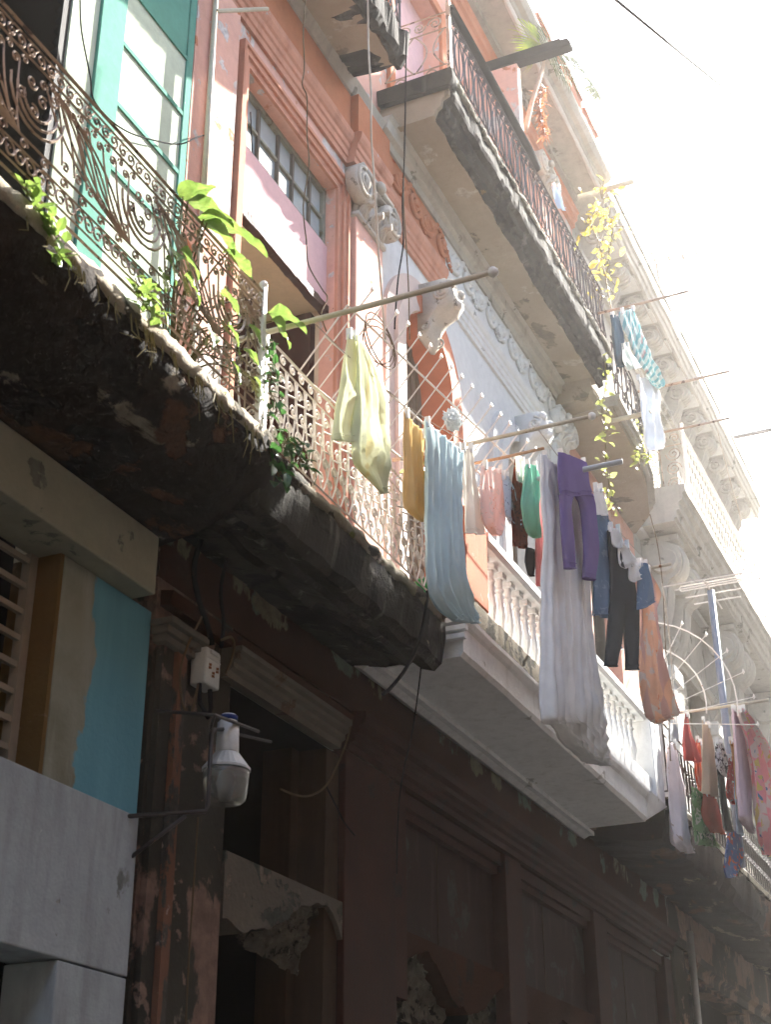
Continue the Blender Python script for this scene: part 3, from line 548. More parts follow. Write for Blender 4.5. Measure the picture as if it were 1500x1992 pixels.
for a, b in ((11.065,13.455),(13.935,16.375),(16.885,19.495)):
    MB().box(a, b, .03, .138, 4.98, 5.098).box(a, b, .07, .138, 4.905, 4.978).build('top_rail', 'darkred', bp_)
    for t in (.42,): MB().box(a+(b-a)*t, a+(b-a)*t+.015, .132, .1385, 4.0, 4.9).build('board_gap', 'woodframe', bp_)
low = [(10.805,3.965),(10.805,3.60),(10.95,3.62),(11.15,3.70),(11.4,3.83),(11.6,3.87),(11.8,3.80),(12.0,3.66),(12.2,3.55),(12.5,3.5),(12.75,3.53),(13.0,3.62),(13.25,3.78),(13.5,3.87),(13.7,3.83),(14.0,3.66),(14.3,3.58),(14.8,3.62),(15.2,3.78),(15.6,3.7),(16.0,3.55),(17,3.5),(18,3.6),(19.6,3.5),(19.6,3.965)]
MB().poly(jag(low, 3.965), .05, .30).build('broken_wall', 'frieze', B2)
def rubblestrip(xa, xb, zt, zb, nm):
    vs = []; fs = []; nx = int((xb-xa)*24); nz = 12
    for i in range(nx+1):
        for j in range(nz+1):
            u, v = i/nx, j/nz
            xx = xa+(xb-xa)*u; t = zt(xx); zz = zb+(t-zb)*v
            p = Vector((xx, .08+.22*(1-v)**.5*.6+.08*v, zz)); q = noise.noise_vector(p*10)*.07
            vs.append(tuple(p+Vector((q.x*.4, q.y, q.z*.5))))
    for i in range(nx):
        for j in range(nz): fs.append((i*(nz+1)+j,(i+1)*(nz+1)+j,(i+1)*(nz+1)+j+1,i*(nz+1)+j+1))
    MB().add(vs, fs).build('broken_masonry', 'rubble', B2)
def interp(x, pts):
    for (a, b), (c, d) in zip(pts, pts[1:]):
        if a <= x <= c and c > a: return b+(d-b)*(x-a)/(c-a)
    return pts[-1][1]
top = low[1:-1]
rubblestrip(10.82, 12.35, lambda x: interp(x, top)+.03, 3.30, '')
rubblestrip(12.9, 14.1, lambda x: interp(x, top)+.03, 3.42, '')
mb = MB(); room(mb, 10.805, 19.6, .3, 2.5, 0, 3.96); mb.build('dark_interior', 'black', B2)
# ---- first floor walls
CX = (11.6, 14.5)
mb = MB(); wall_with_holes(mb, 7.28, 10.60, 6.1, 11.65, 0, [(7.92, 9.60, 6.1, 10.38)], .2); mb.build('salmon_wall', 'pinkwall', B2)
mb = MB(); wall_with_holes(mb, 10.60, 16.5, 6.1, 10.80, 0, [(c-.99, c+.99, 6.1, 10.66) for c in CX], .02)
for c in CX:
    n = 24; vs = []; fs = []
    for i in range(n+1):
        a = PI-PI*i/n; vs += [(c+.99*math.cos(a), 0, 9.55+.99*math.sin(a)), (c+.99*math.cos(a), 0, 10.66)]
    for i in range(n): fs.append((2*i, 2*i+2, 2*i+3, 2*i+1))
    mb.add(vs, fs)
mb.build('white_wall', 'white', B2)
mb = MB(); wall_with_holes(mb, 16.5, 19.9, 6.1, 12.0, 0, [(17.3,18.6,6.1,10.3)], .2); mb.build('far_salmon_wall', 'pinkwall', B2)
mb = MB(); wall_with_holes(mb, 10.6, 16.5, 10.80, 11.66, .0, [], .02); mb.build('frieze_band', 'white', B2)
def arch(c, r0, r1, zs, y0, y1, zb, n=28):
    path = [(c-1, zb)]
    inner = [(c-r0, zb)]+[(c+r0*math.cos(PI-PI*i/n), zs+r0*math.sin(PI-PI*i/n)) for i in range(n+1)]+[(c+r0, zb)]
    outer = [(c-r1, zb)]+[(c+r1*math.cos(PI-PI*i/n), zs+r1*math.sin(PI-PI*i/n)) for i in range(n+1)]+[(c+r1, zb)]
    mb = MB(); m_ = len(inner); vs = []
    for p, q in zip(inner, outer): vs += [(p[0],y0,p[1]),(q[0],y0,q[1]),(q[0],y1,q[1]),(p[0],y1,p[1])]
    fs = []
    for i in range(m_-1):
        for k in range(4): l = (k+1)%4; fs.append((i*4+k,(i+1)*4+k,(i+1)*4+l,i*4+l))
    fs += [(0,1,2,3), tuple((m_-1)*4+k for k in (3,2,1,0))]
    return mb.add(vs, fs)
def halfpaint(nm, a, b, at):
    s = NT(nm)
    e = s.math('ADD', s.axis(0), s.math('MULTIPLY', s.math('SUBTRACT', s.noise(2.2, 8, .6, off=5), .5), .9))
    k = s.ramp(e, at, at+.02)
    b_ = s.n('ShaderNodeBsdfPrincipled'); b_.inputs['Roughness'].default_value = .85
    va = s.mix(s.ramp(s.noise(4, 6, .65), .35, .68), a, tuple(v*.8 for v in a)); vb = s.mix(s.ramp(s.noise(3, 6, .65, off=2), .35, .68), b, tuple(v*.78 for v in b))
    s.l(s.mix(k, va, vb), b_.inputs['Base Color']); s.l(b_.outputs[0], s.out.inputs[0])
    bp = s.n('ShaderNodeBump'); bp.inputs['Strength'].default_value = .15; bp.inputs['Distance'].default_value = .02
    s.l(s.noise(35, 6, .6), bp.inputs['Height']); s.l(bp.outputs[0], b_.inputs['Normal'])
    return s.m
MT['archouter'] = halfpaint('pale_to_orange_surround', (.60,.47,.40), (.52,.15,.06), 11.75)
MT['archinner'] = halfpaint('white_to_orange_surround', (.64,.50,.42), (.52,.15,.06), 11.35)
MT['wood'] = paint('grey_brown_shutter', (.20,.15,.10), (.14,.10,.07), 2, [], ((.09,.06,.04), 12, .5, .6), bump=.2, rough=.7)
for i, c in enumerate(CX):
    ao, ai = ('archouter', 'archinner') if i == 0 else ('white', 'white')
    ar = arch(c, .80, .99, 9.55, -.05, .05, 6.1).build('arch_surround', ao, B2)
    arch(c, .60, .797, 9.55, -.09, .30, 6.1).build('inner_arch', ai, ar)
    mb = MB().box(c-.62, c+.62, .26, .30, 6.1, 10.18)
    for t in (-.45,-.3,-.15,0,.15,.3,.45): mb.box(c+t-.012, c+t+.012, .235, .26, 6.1, 10.18)
    mb.build('arch_shutter', 'wood', ar)
    kb = MB().prism([(-.03,10.48),(-.34,10.48),(-.40,10.40),(-.41,10.28),(-.34,10.18),(-.22,10.12),(-.14,10.00),(-.13,9.88),(-.07,9.82),(-.03,9.84)], c-.17, c+.17, 4)
    for sx in (c-.175, c+.175):
        kb.tube([(sx, a, b) for a, b in spiral(-.29, 10.32, .10, 2.0, PI/2, 1, .1)], .018, 5)
        kb.tube([(sx, a, b) for a, b in spiral(-.12, 9.94, .06, 1.6, PI/2, 1, .1)], .013, 5)
    for q in range(9):
        a = q*.7; kb.ball((c+.16*math.cos(a), -.36-.03*math.sin(q*2), 10.36+.11*math.sin(a)), .055, n=7)
    kb.build('keystone', 'capital' if i == 0 else 'white', ar, smooth=True)
# window with transom above the balcony door
frm = MB().box(7.92, 9.60, .10, .16, 9.74, 9.78).box(7.92, 9.60, .10, .16, 10.325, 10.378).box(7.92, 9.60, .11, .15, 10.03, 10.06).box(9.545, 9.60, .10, .16, 9.78, 10.325).box(7.92, 7.97, .10, .16, 9.78, 10.325)
wi = frm.build('transom_window', 'greypeel', B2)
MB().box(7.97, 9.545, .135, .142, 9.78, 10.325).build('pane', 'glass', wi)
for xx in (8.35, 8.70, 8.97, 9.30): MB().box(xx-.016, xx+.016, .105, .134, 9.78, 10.325).build('glazing_bar', 'doortrim', wi)
MB().box(7.92, 9.60, .08, .22, 9.08, 9.738).build('transom_board', 'palepink', B2)
MB().prism([(.05,9.0),(.13,9.0),(.13,9.078),(.05,9.078)], 7.921, 9.599, 60, .008, 9).build('door_head', 'darkred', B2)
mb = MB(); room(mb, 7.925, 9.595, .14, 3.2, 6.0, 9.06); mb.build('room_ceiling', 'cream2', B2)
MB().box(9.50, 9.594, .18, 1.2, 6.1, 8.998).box(9.30, 9.498, .7, .78, 6.1, 8.99).build('open_door', 'darkred', B2)
for k, (e, yy) in enumerate(((.07, -.03), (.13, -.055), (.165, -.075))):
    pe = (0, .07, .13)[k]
    a0, a1, t0 = 7.92-pe, 9.60+pe, 10.38+pe; b0, b1, t1 = 7.92-e, 9.60+e, 10.38+e
    MB().box(b0, a0, yy, -.001, 6.1, t1).box(a1, b1, yy, -.001, 6.1, t1).box(a0, a1, yy, -.001, t0, t1).build('architrave', 'pinkedge', B2)
MB().box(7.33, 7.70, -.055, -.001, 6.1, 10.78).build('flat_pilaster', 'pinkwall', B2, bevel=.01)
ps = MB().box(9.83, 10.43, -.10, -.001, 6.1, 10.2).build('salmon_pilaster', 'pinkwall', B2, bevel=.012)
MB().box(9.79, 9.828, -.05, -.001, 6.1, 10.77).build('pilaster_strip', 'pinkedge', ps)
def capital(x0, x1, z0, z1, y, mat, parent):
    """ionic-composite capital: necking, leaves, four volutes, abacus"""
    w_ = x1-x0; cx = (x0+x1)/2; h = z1-z0; d = .12
    mb = MB().box(x0-.02, x1+.02, y-.03, -.002, z0, z0+.05*h+.02)
    mb.box(x0+.02, x1-.02, y+.0, -.002, z0+.07*h, z0+.85*h)
    mb.box(x0-.06, x1+.06, y-.10, -.002, z1-.10*h, z1).box(x0-.03, x1+.03, y-.07, -.002, z1-.16*h, z1-.10*h)
    for sx, sg in ((x0-.03, -1), (x1+.03, 1)):
        zc = z0+.58*h
        mb.lathe((sx, y-.10, zc), [(.0,-.0),(.17*h/.55,0),(.18*h/.55,.03),(.18*h/.55,.11),(.16*h/.55,.13),(0,.13)], 16, 'y')
        pts = spiral(sx, zc, .165*h/.55, 2.1, PI/2, -sg, .1)
        mb.tube([(a, y-.105, b) for a, b in pts], .022*h/.55, 5)
        mb.ball((sx, y-.11, zc), .04*h/.55)
    # scroll seen on the side towards the street's near end
    mb.lathe((x0-.055, y-.02, z0+.6*h), [(0,0),(.12*h/.55,0),(.13*h/.55,.02),(.13*h/.55,.05)], 14, 'x')
    mb.tube([(x0-.06, y-.02+a, z0+.6*h+b) for a, b in spiral(0, 0, .12*h/.55, 2, PI/2, 1, .1)], .016*h/.55, 5)
    for row, (zz, hh, nn) in enumerate(((z0+.08*h, .28*h, 3), (z0+.2*h, .42*h, 2))):
        for k in range(nn):
            xx = x0+w_*(k+.5)/nn
            prof = [Vector((xx, y-.02, zz)), Vector((xx, y-.05, zz+hh*.6)), Vector((xx, y-.10, zz+hh*.95)), Vector((xx, y-.14, zz+hh*.9))]
            for o_ in (-.06,-.03,0,.03,.06):
                mb.tube([p+Vector((o_*(1-.25*i), .25*abs(o_), -abs(o_)*.5*i/3)) for i, p in enumerate(prof)], .022, 5)
    mb.ball((cx, y-.12, z1-.10*h), .06*h/.55, (1.2,.8,1))
    return mb.build('capital', mat, parent, smooth=True)
capital(9.84, 10.42, 10.2, 10.76, -.10, 'capital', ps)
wp = MB().box(15.82, 16.28, -.10, -.001, 6.1, 10.9).build('white_pilaster', 'white', B2, bevel=.012)
capital(15.83, 16.27, 10.9, 11.4, -.10, 'white', wp)
# entablature under the upper balconies
ENT = [(0,10.79),(-.03,10.79),(-.033,10.85),(-.048,10.86),(-.048,10.93),(-.064,10.945),(-.066,11.0),(-.085,11.02),(-.105,11.06),(-.11,11.10),(-.11,11.125),(-.075,11.14),(0,11.14)]
MB().prism(ENT, 7.30, 9.76, 1).build('entablature', 'pinkedge', B2)
MB().prism([(y*1.0-.08 if y < 0 else 0, z) for y, z in ENT], 9.763, 10.50, 1).build('entablature_break', 'pinkedge', B2)
MB().prism(ENT, 10.503, 12.15, 1).build('entablature_right', 'pinkedge', B2)
MB().prism(ENT, 12.153, 16.4, 1).build('white_entablature', 'white', B2)
MB().box(7.30, 9.76, -.07, -.001, 11.142, 11.6).box(9.763, 10.50, -.15, -.001, 11.142, 11.6).box(10.503, 12.15, -.07, -.001, 11.142, 11.6).build('orange_frieze', 'orange', B2)
MB().box(12.153, 16.4, -.07, -.001, 11.142, 11.6).build('white_frieze', 'white', B2)
def acanthus(xa, xb, z, mat):
    mb = MB(); x = xa; sg = 1
    while x < xb:
        pts = spiral(x+.16, z, .14, 1.7, PI if sg > 0 else 0, sg, .12)
        mb.tube([(a, -.085, b) for a, b in pts], .030, 6)
        mb.tube([(x-.05,-.08,z-.12*sg),(x+.1,-.09,z-.15*sg),(x+.3,-.085,z-.02),(x+.4,-.08,z+.13*sg)], .022, 6)
        mb.ball((x+.16,-.10,z), .055, (1,.8,1), 7)
        for q in range(4): mb.ball((x+.30+.04*q, -.085, z+sg*(.06+.04*q)), .045-.005*q, (1.3,.6,.8), 6)
        x += .37; sg = -sg
    return mb.build('acanthus_relief', mat, B2, smooth=True)
acanthus(10.75, 11.95, 11.39, 'orange'); acanthus(12.25, 15.7, 11.39, 'white')
MB().prism([(0,11.602),(-.09,11.61),(-.11,11.68),(-.16,11.70),(-.18,11.80),(-.22,11.84),(0,11.84)], 10.4, 16.35, 20, .006, 3).prism([(0,11.602),(-.09,11.61),(-.12,11.68),(-.16,11.74),(0,11.74)], 7.0, 10.39, 14, .006, 3).build('cove_moulding', 'stone', B2)
# ---- upper balcony over the salmon bay (left, ragged end)
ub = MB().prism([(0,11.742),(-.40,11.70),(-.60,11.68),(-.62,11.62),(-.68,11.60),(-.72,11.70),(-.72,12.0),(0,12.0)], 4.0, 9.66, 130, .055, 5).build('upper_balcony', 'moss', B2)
MB().prism([(0,11.735),(-.60,11.655),(-.60,11.69),(0,11.738)], 4.0, 9.60, 40, .012, 3).build('balcony_soffit', 'soffit', ub)
cv = [([(4,12.95),(9.55,12.95)],.014), ([(4,12.1),(9.55,12.1)],.010), ([(4,12.8),(9.55,12.8)],.008), ([(9.55,12.0),(9.55,12.98)],.014)]
x = 4.1
while x < 9.5:
    cv.append(ccurve((x,12.1),(x+.05,12.8),.06)); cv.append(ccurve((x+.09,12.1),(x+.04,12.8),-.06)); cv.append(spiral(x+.05,12.87,.05,1.4,0)); cv.append(spiral(x+.1,12.4,.06,1.5,PI)); x += .13
iron('railing', 'ironblack', ub, cv, y=-.68, r=.009)
# ---- long upper balcony over the white bay
tb = MB().prism([(-.001,11.842),(-.58,11.842),(-.58,12.1),(-.001,12.1)], 10.66, 16.2, 40, .008, 2).build('upper_balcony', 'soffit', B2)
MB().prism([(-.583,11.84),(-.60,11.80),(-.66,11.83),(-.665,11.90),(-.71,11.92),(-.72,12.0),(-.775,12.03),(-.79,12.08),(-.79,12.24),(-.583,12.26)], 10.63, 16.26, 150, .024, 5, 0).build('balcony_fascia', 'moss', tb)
MB().prism([(-.005,12.12),(-.80,12.255),(-.815,12.275),(-.81,12.33),(-.005,12.33)], 10.60, 16.28, 220, .028, 8).build('balcony_lip', 'mosslit', tb)
MB().prism([(-.005,11.82),(-.60,11.82),(-.63,11.90),(-.68,11.93),(-.70,12.02),(-.76,12.05),(-.77,12.12),(-.005,12.12)], 10.58, 10.655, 6, .012, 5).build('balcony_end', 'soffit', tb)
MB().prism([(-.005,12.125),(-.80,12.125),(-.82,12.20),(-.82,12.32),(-.005,12.32)], 10.51, 10.655, 10, .022, 7).build('balcony_end_lip', 'moss', tb)
Y = -.75; xa, xb = 10.68, 16.2
cv = [([(xa,13.28),(xb,13.28)],.013), ([(xa,13.12),(xb,13.12)],.008), ([(xa,12.55),(xb,12.55)],.008), ([(xa,12.38),(xb,12.38)],.010)]
x = xa
while x < xb-.1:                                        # hourglass bars
    cv.append(ccurve((x+.02,12.56),(x+.02,13.12),.10)); cv.append(ccurve((x+.26,12.56),(x+.26,13.12),-.10))
    cv.append([(x+.14,12.56),(x+.14,13.12)])
    cv.append(spiral(x+.07,13.20,.06,1.5,0)); cv.append(spiral(x+.21,13.20,.06,1.5,PI,-1)); cv.append(spiral(x+.14,12.46,.06,1.5,PI)); cv.append([(x,12.38),(x,13.12)])
    x += .28
rl = iron('railing', 'ironblack', tb, cv, y=Y, r=.009)
MB().box(xa-.02, xa+.02, Y-.02, Y+.02, 12.3, 13.42).build('end_post', 'iron', rl)
cv = []
for z in (13.28,13.06,12.56,12.40): cv.append(([(Y,z),(-.02,z)], .011))
for k in range(2):
    a = -.70+.35*k
    cv += [ccurve((a,12.56),(a,13.06),.13), ccurve((a+.33,12.56),(a+.33,13.06),-.13), spiral(a+.1,13.17,.085,1.6,0), spiral(a+.28,13.17,.07,1.6,PI), spiral(a+.15,12.48,.07,1.5,0)]
iron('side_railing', 'iron', rl, cv, x=xa, r=.010)
mb = MB().tube([(10.7,-.77,13.33),(11.5,-.77,13.34),(12.3,-.78,13.33),(13.1,-.78,13.35),(13.5,-.77,13.33)], .055, 8).rough(.012, 8)
mb.build('rail_cover', 'tarp', rl, smooth=True)
# ---- top storey
mb = MB(); wall_with_holes(mb, 4, 17.7, 11.9, 16.5, 0, [(10.9,12.3,12.3,15.0),(13.9,15.3,12.3,15.0)], .25); mb.build('top_wall', 'pinkwall', B2)
for a, b in ((10.9,12.3),(13.9,15.3)):
    MB().box(a-.14, a, -.05, -.001, 12.3, 15.14).box(b, b+.14, -.05, -.001, 12.3, 15.14).box(a, b, -.05, -.001, 15.0, 15.14).build('door_surround', 'orange', B2, bevel=.01)
    MB().box(a, b, .2, .25, 12.3, 15.0).build('upper_door', 'palepink', B2)
MB().prism([(0,15.62),(-.05,15.63),(-.06,15.72),(-.10,15.75),(-.11,15.84),(-.14,15.88),(0,15.9)], 4, 17.7, 1).build('string_course', 'orange', B2)
tp = MB().box(15.8, 16.3, -.10, -.001, 12.3, 15.05).build('upper_pilaster', 'pinkwall', B2, bevel=.01)
capital(15.81, 16.29, 15.05, 15.6, -.10, 'capital', tp)
pw = MB().box(13.02, 13.16, -.74, -.001, 12.33, 14.62).rough(.008, 3).build('partition_wall', 'pinkwall', B2, bevel=.015)
MB().box(7.0, 17.7, -.13, -.001, 16.12, 16.22).build('bed_moulding', 'stone', B2)
cn = MB().prism([(0,16.222),(-.45,16.222),(-.45,16.18),(-.49,16.16),(-.51,16.2),(-.55,16.21),(-.57,16.26),(-.64,16.28),(-.68,16.33),(-.70,16.37),(-.70,16.42),(0,16.44)], 2, 17.68, 40, .010, 2).build('roof_cornice', 'stone', B2)
MB().prism([(-.46,16.215),(-.46,16.175),(-.50,16.15),(-.53,16.17),(-.53,16.215)], 13.0, 17.6, 1).build('cornice_fillet', 'white', cn)
for a, b, h in ((14.3,14.9,.2),(15.35,16.35,.36),(16.4,17.1,.26)): MB().prism([(-.66,16.435),(-.66,16.44+h),(-.69,16.44+h),(-.69,16.47+h),(-.25,16.47+h),(-.25,16.435)], a, b, 8, .012, 6).build('parapet_tile', 'brickpost', cn)
MB().tube([(17.6,-.5,16.1),(17.6,-1.05,16.12)], .045, 10).build('roof_spout', 'pole', B2, smooth=True)
# ---- salmon bay balcony (mossy slab and white ironwork)
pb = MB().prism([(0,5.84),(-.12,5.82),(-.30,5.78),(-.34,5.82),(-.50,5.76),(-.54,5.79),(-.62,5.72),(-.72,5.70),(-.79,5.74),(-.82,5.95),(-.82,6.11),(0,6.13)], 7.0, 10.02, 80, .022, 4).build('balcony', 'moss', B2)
MB().prism([(-.70,6.06),(-.825,6.06),(-.845,6.11),(-.83,6.16),(-.70,6.17)], 7.06, 9.98, 90, .022, 8).build('balcony_lip', 'mosslit', pb, smooth=True)
Y = -.79; xa, xb = 7.03, 9.95
cv = [([(xa,6.985),(xb,6.985)],.011), ([(xa,6.87),(xb,6.87)],.007), ([(xa,6.24),(xb,6.24)],.009)]
x = xa+.05; k = 0
rr_ = random.Random(3)
while x < xb-.04:
    cv.append(scurve((x,6.24),(x+.10,6.87),(x+.16,6.5))); cv.append(scurve((x+.12,6.24),(x,6.87),(x-.05,6.6)))
    cv.append(spiral(x+.03,6.78,.045,1.5,0)); cv.append(spiral(x+.09,6.62,.05,1.5,PI,-1)); cv.append(spiral(x+.03,6.46,.05,1.5,0)); cv.append(spiral(x+.10,6.33,.045,1.5,PI,-1)); cv.append(spiral(x+.06,6.93,.04,1.4,PI/2))
    cv.append([(x-.02,6.55),(x+.12,6.58)]); cv.append([(x-.02,6.70),(x+.12,6.74)])
    x += .135
rl = iron('railing', 'ironpale', pb, cv, y=Y, r=.0075)
MB().box(xa-.018, xa+.018, Y-.018, Y+.018, 6.12, 7.02).build('corner_post', 'ironpale', rl)
cv = [[(Y,6.985),(-.02,6.985)],[(Y,6.87),(-.02,6.87)],[(Y,6.24),(-.02,6.24)]]
for k in range(5):
    a = Y+.08+.15*k; cv += [spiral(a,6.78,.05,1.5,0), spiral(a+.07,6.70,.05,1.5,PI,-1), scurve((a,6.24),(a+.1,6.87),(a+.15,6.5)), spiral(a,6.42,.06,1.5,0)]
iron('side_railing', 'ironpale', rl, cv, x=xa, r=.007)
# spiked guard between the two balconies
mb = MB()
A, Bp = Vector((8.10,-.86,7.88)), Vector((11.2,-1.16,7.93)); dn = Vector((0,.18,-.22))
mb.tube([A, Bp], .009, 5).tube([A+dn, Bp+dn], .009, 5).tube([A+dn*2.2, Bp+dn*2.2], .009, 5)
for i in range(17):
    p = A.lerp(Bp, (i+.5)/17); up_ = Vector((.03,-.14,.17))
    mb.tube([p+dn*2.3, p+up_], .007, 4); mb.lathe(tuple(p+up_), [(.0,-.02),(.018,.0),(.012,.02),(0,.045)], 5)
mb.tube([(8.15,-.8,6.98), A+dn*2.2, A], .008, 5); mb.tube([(9.9,-.8,6.98), A.lerp(Bp,.6)+dn], .008, 5)
tag(mb.build('spiked_guard', 'ironpale'), 'row of pale iron spikes tilted outward above the white scrollwork railing', 'guard')
# ---- white balcony with balusters
wb = MB().prism([(0,5.86),(-.86,5.86),(-.885,5.90),(-.89,6.10),(-.915,6.12),(-.935,6.16),(-.935,6.20),(0,6.20)], 10.22, 15.72, 60, .005, 2.5).build('balcony', 'whitebalc', B2)
MB().box(10.0, 10.30, -.62, -.001, 5.87, 6.19).build('sun_gap_filler', 'moss', wb)  # added block, stops sun falling through the gap between the slabs
MB().prism([(-.001,5.852),(-.10,5.79),(-.16,5.82),(-.22,5.815),(-.22,5.858)], 10.0, 15.9, 40, .004, 3).build('soffit_moulding', 'whitebalc', wb)
vs = [(15.722,0,5.86),(15.722,-.84,5.86),(16.4,-.95,6.20),(16.4,0,6.20)]
MB().add([(15.722,0,5.861),(15.722,-.839,5.861),(16.45,-.948,6.199),(16.45,0,6.199),(15.722,-.948,6.199),(15.722,0,6.199)], [(0,1,2,3),(1,4,2),(0,3,5),(3,2,4,5),(0,5,4,1)]).build('balcony_end', 'whitebalc', wb)
for z in (5.99, 6.06, 6.13): MB().box(10.19-.10*(z-5.99)-.03, 10.217, -.92-.2*(z-5.99), -.02, z, z+.045).build('end_moulding', 'whitebalc', wb, bevel=.006)
MB().prism([(-.62,6.203),(-.90,6.203),(-.90,6.43),(-.87,6.45),(-.62,6.45)], 10.3, 12.9, 60, .014, 6).build('mossy_plinth', 'mosslit', wb)
MB().prism([(-.62,6.203),(-.90,6.203),(-.90,6.43),(-.87,6.45),(-.62,6.45)], 12.903, 16.0, 30, .004, 6).build('white_plinth', 'whitebalc', wb)
def baluster():
    return MB().box(-.055,.055,-.055,.055,0,.05).lathe((0,0,.05), [(.035,0),(.05,.02),(.03,.05),(.042,.12),(.058,.20),(.05,.28),(.03,.36),(.026,.42),(.045,.45),(.028,.48),(.033,.56)], 10).box(-.055,.055,-.055,.055,.61,.66)
bm0 = None
for k in range(22):
    x = 11.05+.225*k
    if bm0 is None:
        bm0 = baluster().build('baluster', 'whitebalc', wb, smooth=False); o = bm0
    else:
        o = bm0.copy(); C.objects.link(o); o.parent = wb
    o.location = Vector((x, -.76, 6.452))
MB().prism([(-.64,7.113),(-.88,7.113),(-.91,7.15),(-.91,7.22),(-.87,7.26),(-.64,7.26)], 10.86, 16.02, 1).build('balustrade_rail', 'whitebalc', wb)
MB().box(10.30, 10.83, -.90, -.62, 6.452, 7.24).rough(.006,5).build('orange_pedestal', 'brickpost', wb, bevel=.012)
MB().box(16.03, 16.42, -.94, -.60, 6.203, 7.35).build('white_pedestal', 'whitebalc', wb, bevel=.012)
MB().box(10.30, 10.5, -.60, 0, 6.203, 6.5).build('side_kerb', 'whitebalc', wb)
# green bottle standing on the corner
MB().lathe((9.98,-.86,6.20), [(.035,0),(.038,.02),(.038,.14),(.015,.19),(.013,.24)], 10)
tag(MB().lathe((9.90,-.72,6.30), [(.0,0),(.10,0),(.11,.05),(.11,.09),(.10,.10)], 12).build('plastic_basin', leafmat('green_plastic', (.03,.42,.12), (.03,.36,.10), .4), None, True), 'small bright green plastic tub on the corner beside the blue sheet', 'tub')
# ---- broken middle slab with dense ironwork
MB().prism([(-.001,11.50),(-.50,11.56),(-.56,11.70),(-.52,11.838),(-.001,11.838)], 16.0, 16.33, 8, .05, 5).build('slab_gap_filler', 'soffit', B2)  # filler added to close a gap that let the sun through
edge = [(16.30,-.75),(17.5,-.72),(18.5,-.60),(19.4,-.40),(19.9,-.05)]
def edgeprism(edge, z0, z1, inner=-.001):
    mb = MB(); n = len(edge); vs = []
    for x, y in edge: vs += [(x,y,z0),(x,y,z1),(x,inner,z1),(x,inner,z0)]
    fs = []
    for i in range(n-1):
        for k in range(4): l=(k+1)%4; fs.append((i*4+k,(i+1)*4+k,(i+1)*4+l,i*4+l))
    fs += [(0,1,2,3), tuple((n-1)*4+k for k in (3,2,1,0))]
    return mb.add(vs, fs)
ms = edgeprism(edge, 11.42, 11.52).rough(.01,4).build('middle_balcony', 'soffit', B2)
edgeprism([(x, y-.06) for x, y in edge], 11.523, 11.60).build('slab_moulding', 'stone', ms)
edgeprism([(x, y-.10) for x, y in edge], 11.603, 11.68).rough(.008,6).build('slab_lip', 'stone', ms)
mb = MB()
def ept(t):
    t *= len(edge)-1; i = min(int(t), len(edge)-2); f = t-i
    return (edge[i][0]+(edge[i+1][0]-edge[i][0])*f, edge[i][1]-.05+(edge[i+1][1]-edge[i][1])*f)
for z in (11.72,12.0,12.5,12.6): mb.tube([(*ept(i/12*.9), z) for i in range(13)], .012, 5)
for i in range(34):
    t = i/34*.9; x, y = ept(t)
    mb.tube([(x+a, y, b) for a, b in ccurve((0,11.72),(.03,12.5),.05*(1 if i%2 else -1))], .010, 4)
    mb.tube([(x+a, y, b) for a, b in spiral(.03,11.9+.16*(i%4),.06,1.5,i)], .009, 4)
mb.build('railing', 'ironblack', ms)

# ================================================================== far building
B3 = thing('apartment_building', 'far pale stone building with scroll brackets under its cornice and balcony', 'building', (24, 0, 0))
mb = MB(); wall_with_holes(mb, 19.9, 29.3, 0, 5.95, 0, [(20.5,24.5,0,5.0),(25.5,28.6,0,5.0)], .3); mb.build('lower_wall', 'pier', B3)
mb = MB(); wall_with_holes(mb, 19.9, 29.3, 5.95, 16.2, 0, [(a,a+1.5,6.4,10.2) for a in (22.6,26.6)]+[(a,a+1.5,12.2,14.9) for a in (22.2,26.2)], .3)
MB().box(17.7, 29.3, .02, 9.8, 16.43, 16.6).box(19.9, 29.3, 9.8, 10, 0, 16.6).box(29.0, 29.28, .01, 9.79, 0, 16.42).build('roof', 'concrete', B3)  # unseen roof, back and end wall, added to keep stray sun out
wall_with_holes(mb, 17.70, 19.9, 11.9, 16.2, 0, [], .2); mb.build('wall', 'stone', B3)
for a in (22.6,26.6): MB().box(a, a+1.5, .28, .34, 6.4, 10.2).build('shutter', 'greypeel', B3)
for a in (22.2,26.2): MB().box(a, a+1.5, .28, .34, 12.2, 14.9).build('upper_shutter', 'greypeel', B3)
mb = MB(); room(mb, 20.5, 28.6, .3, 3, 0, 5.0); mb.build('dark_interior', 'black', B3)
MB().prism([(-.001,15.90),(-.46,15.90),(-.47,15.86),(-.51,15.88),(-.52,15.98),(-.55,16.0),(-.56,16.1),(-.60,16.13),(-.61,16.26),(-.61,16.30),(0,16.34)], 17.75, 29.35, 90, .012, 2).build('roof_cornice', 'stone', B3)
MB().box(17.75, 29.35, -.12, -.001, 15.12, 15.25).box(17.75, 29.35, -.07, -.001, 15.0, 15.118).build('bed_moulding', 'stone', B3)
for a, b in ((17.9,21.6),(22.3,25.5),(26.4,28.6)): MB().prism([(-.60,16.305),(-.60,16.37),(-.63,16.37),(-.63,16.41),(-.4,16.41),(-.4,16.33)], a, b, 20, .010, 5).build('parapet_cap', 'stone', B3)
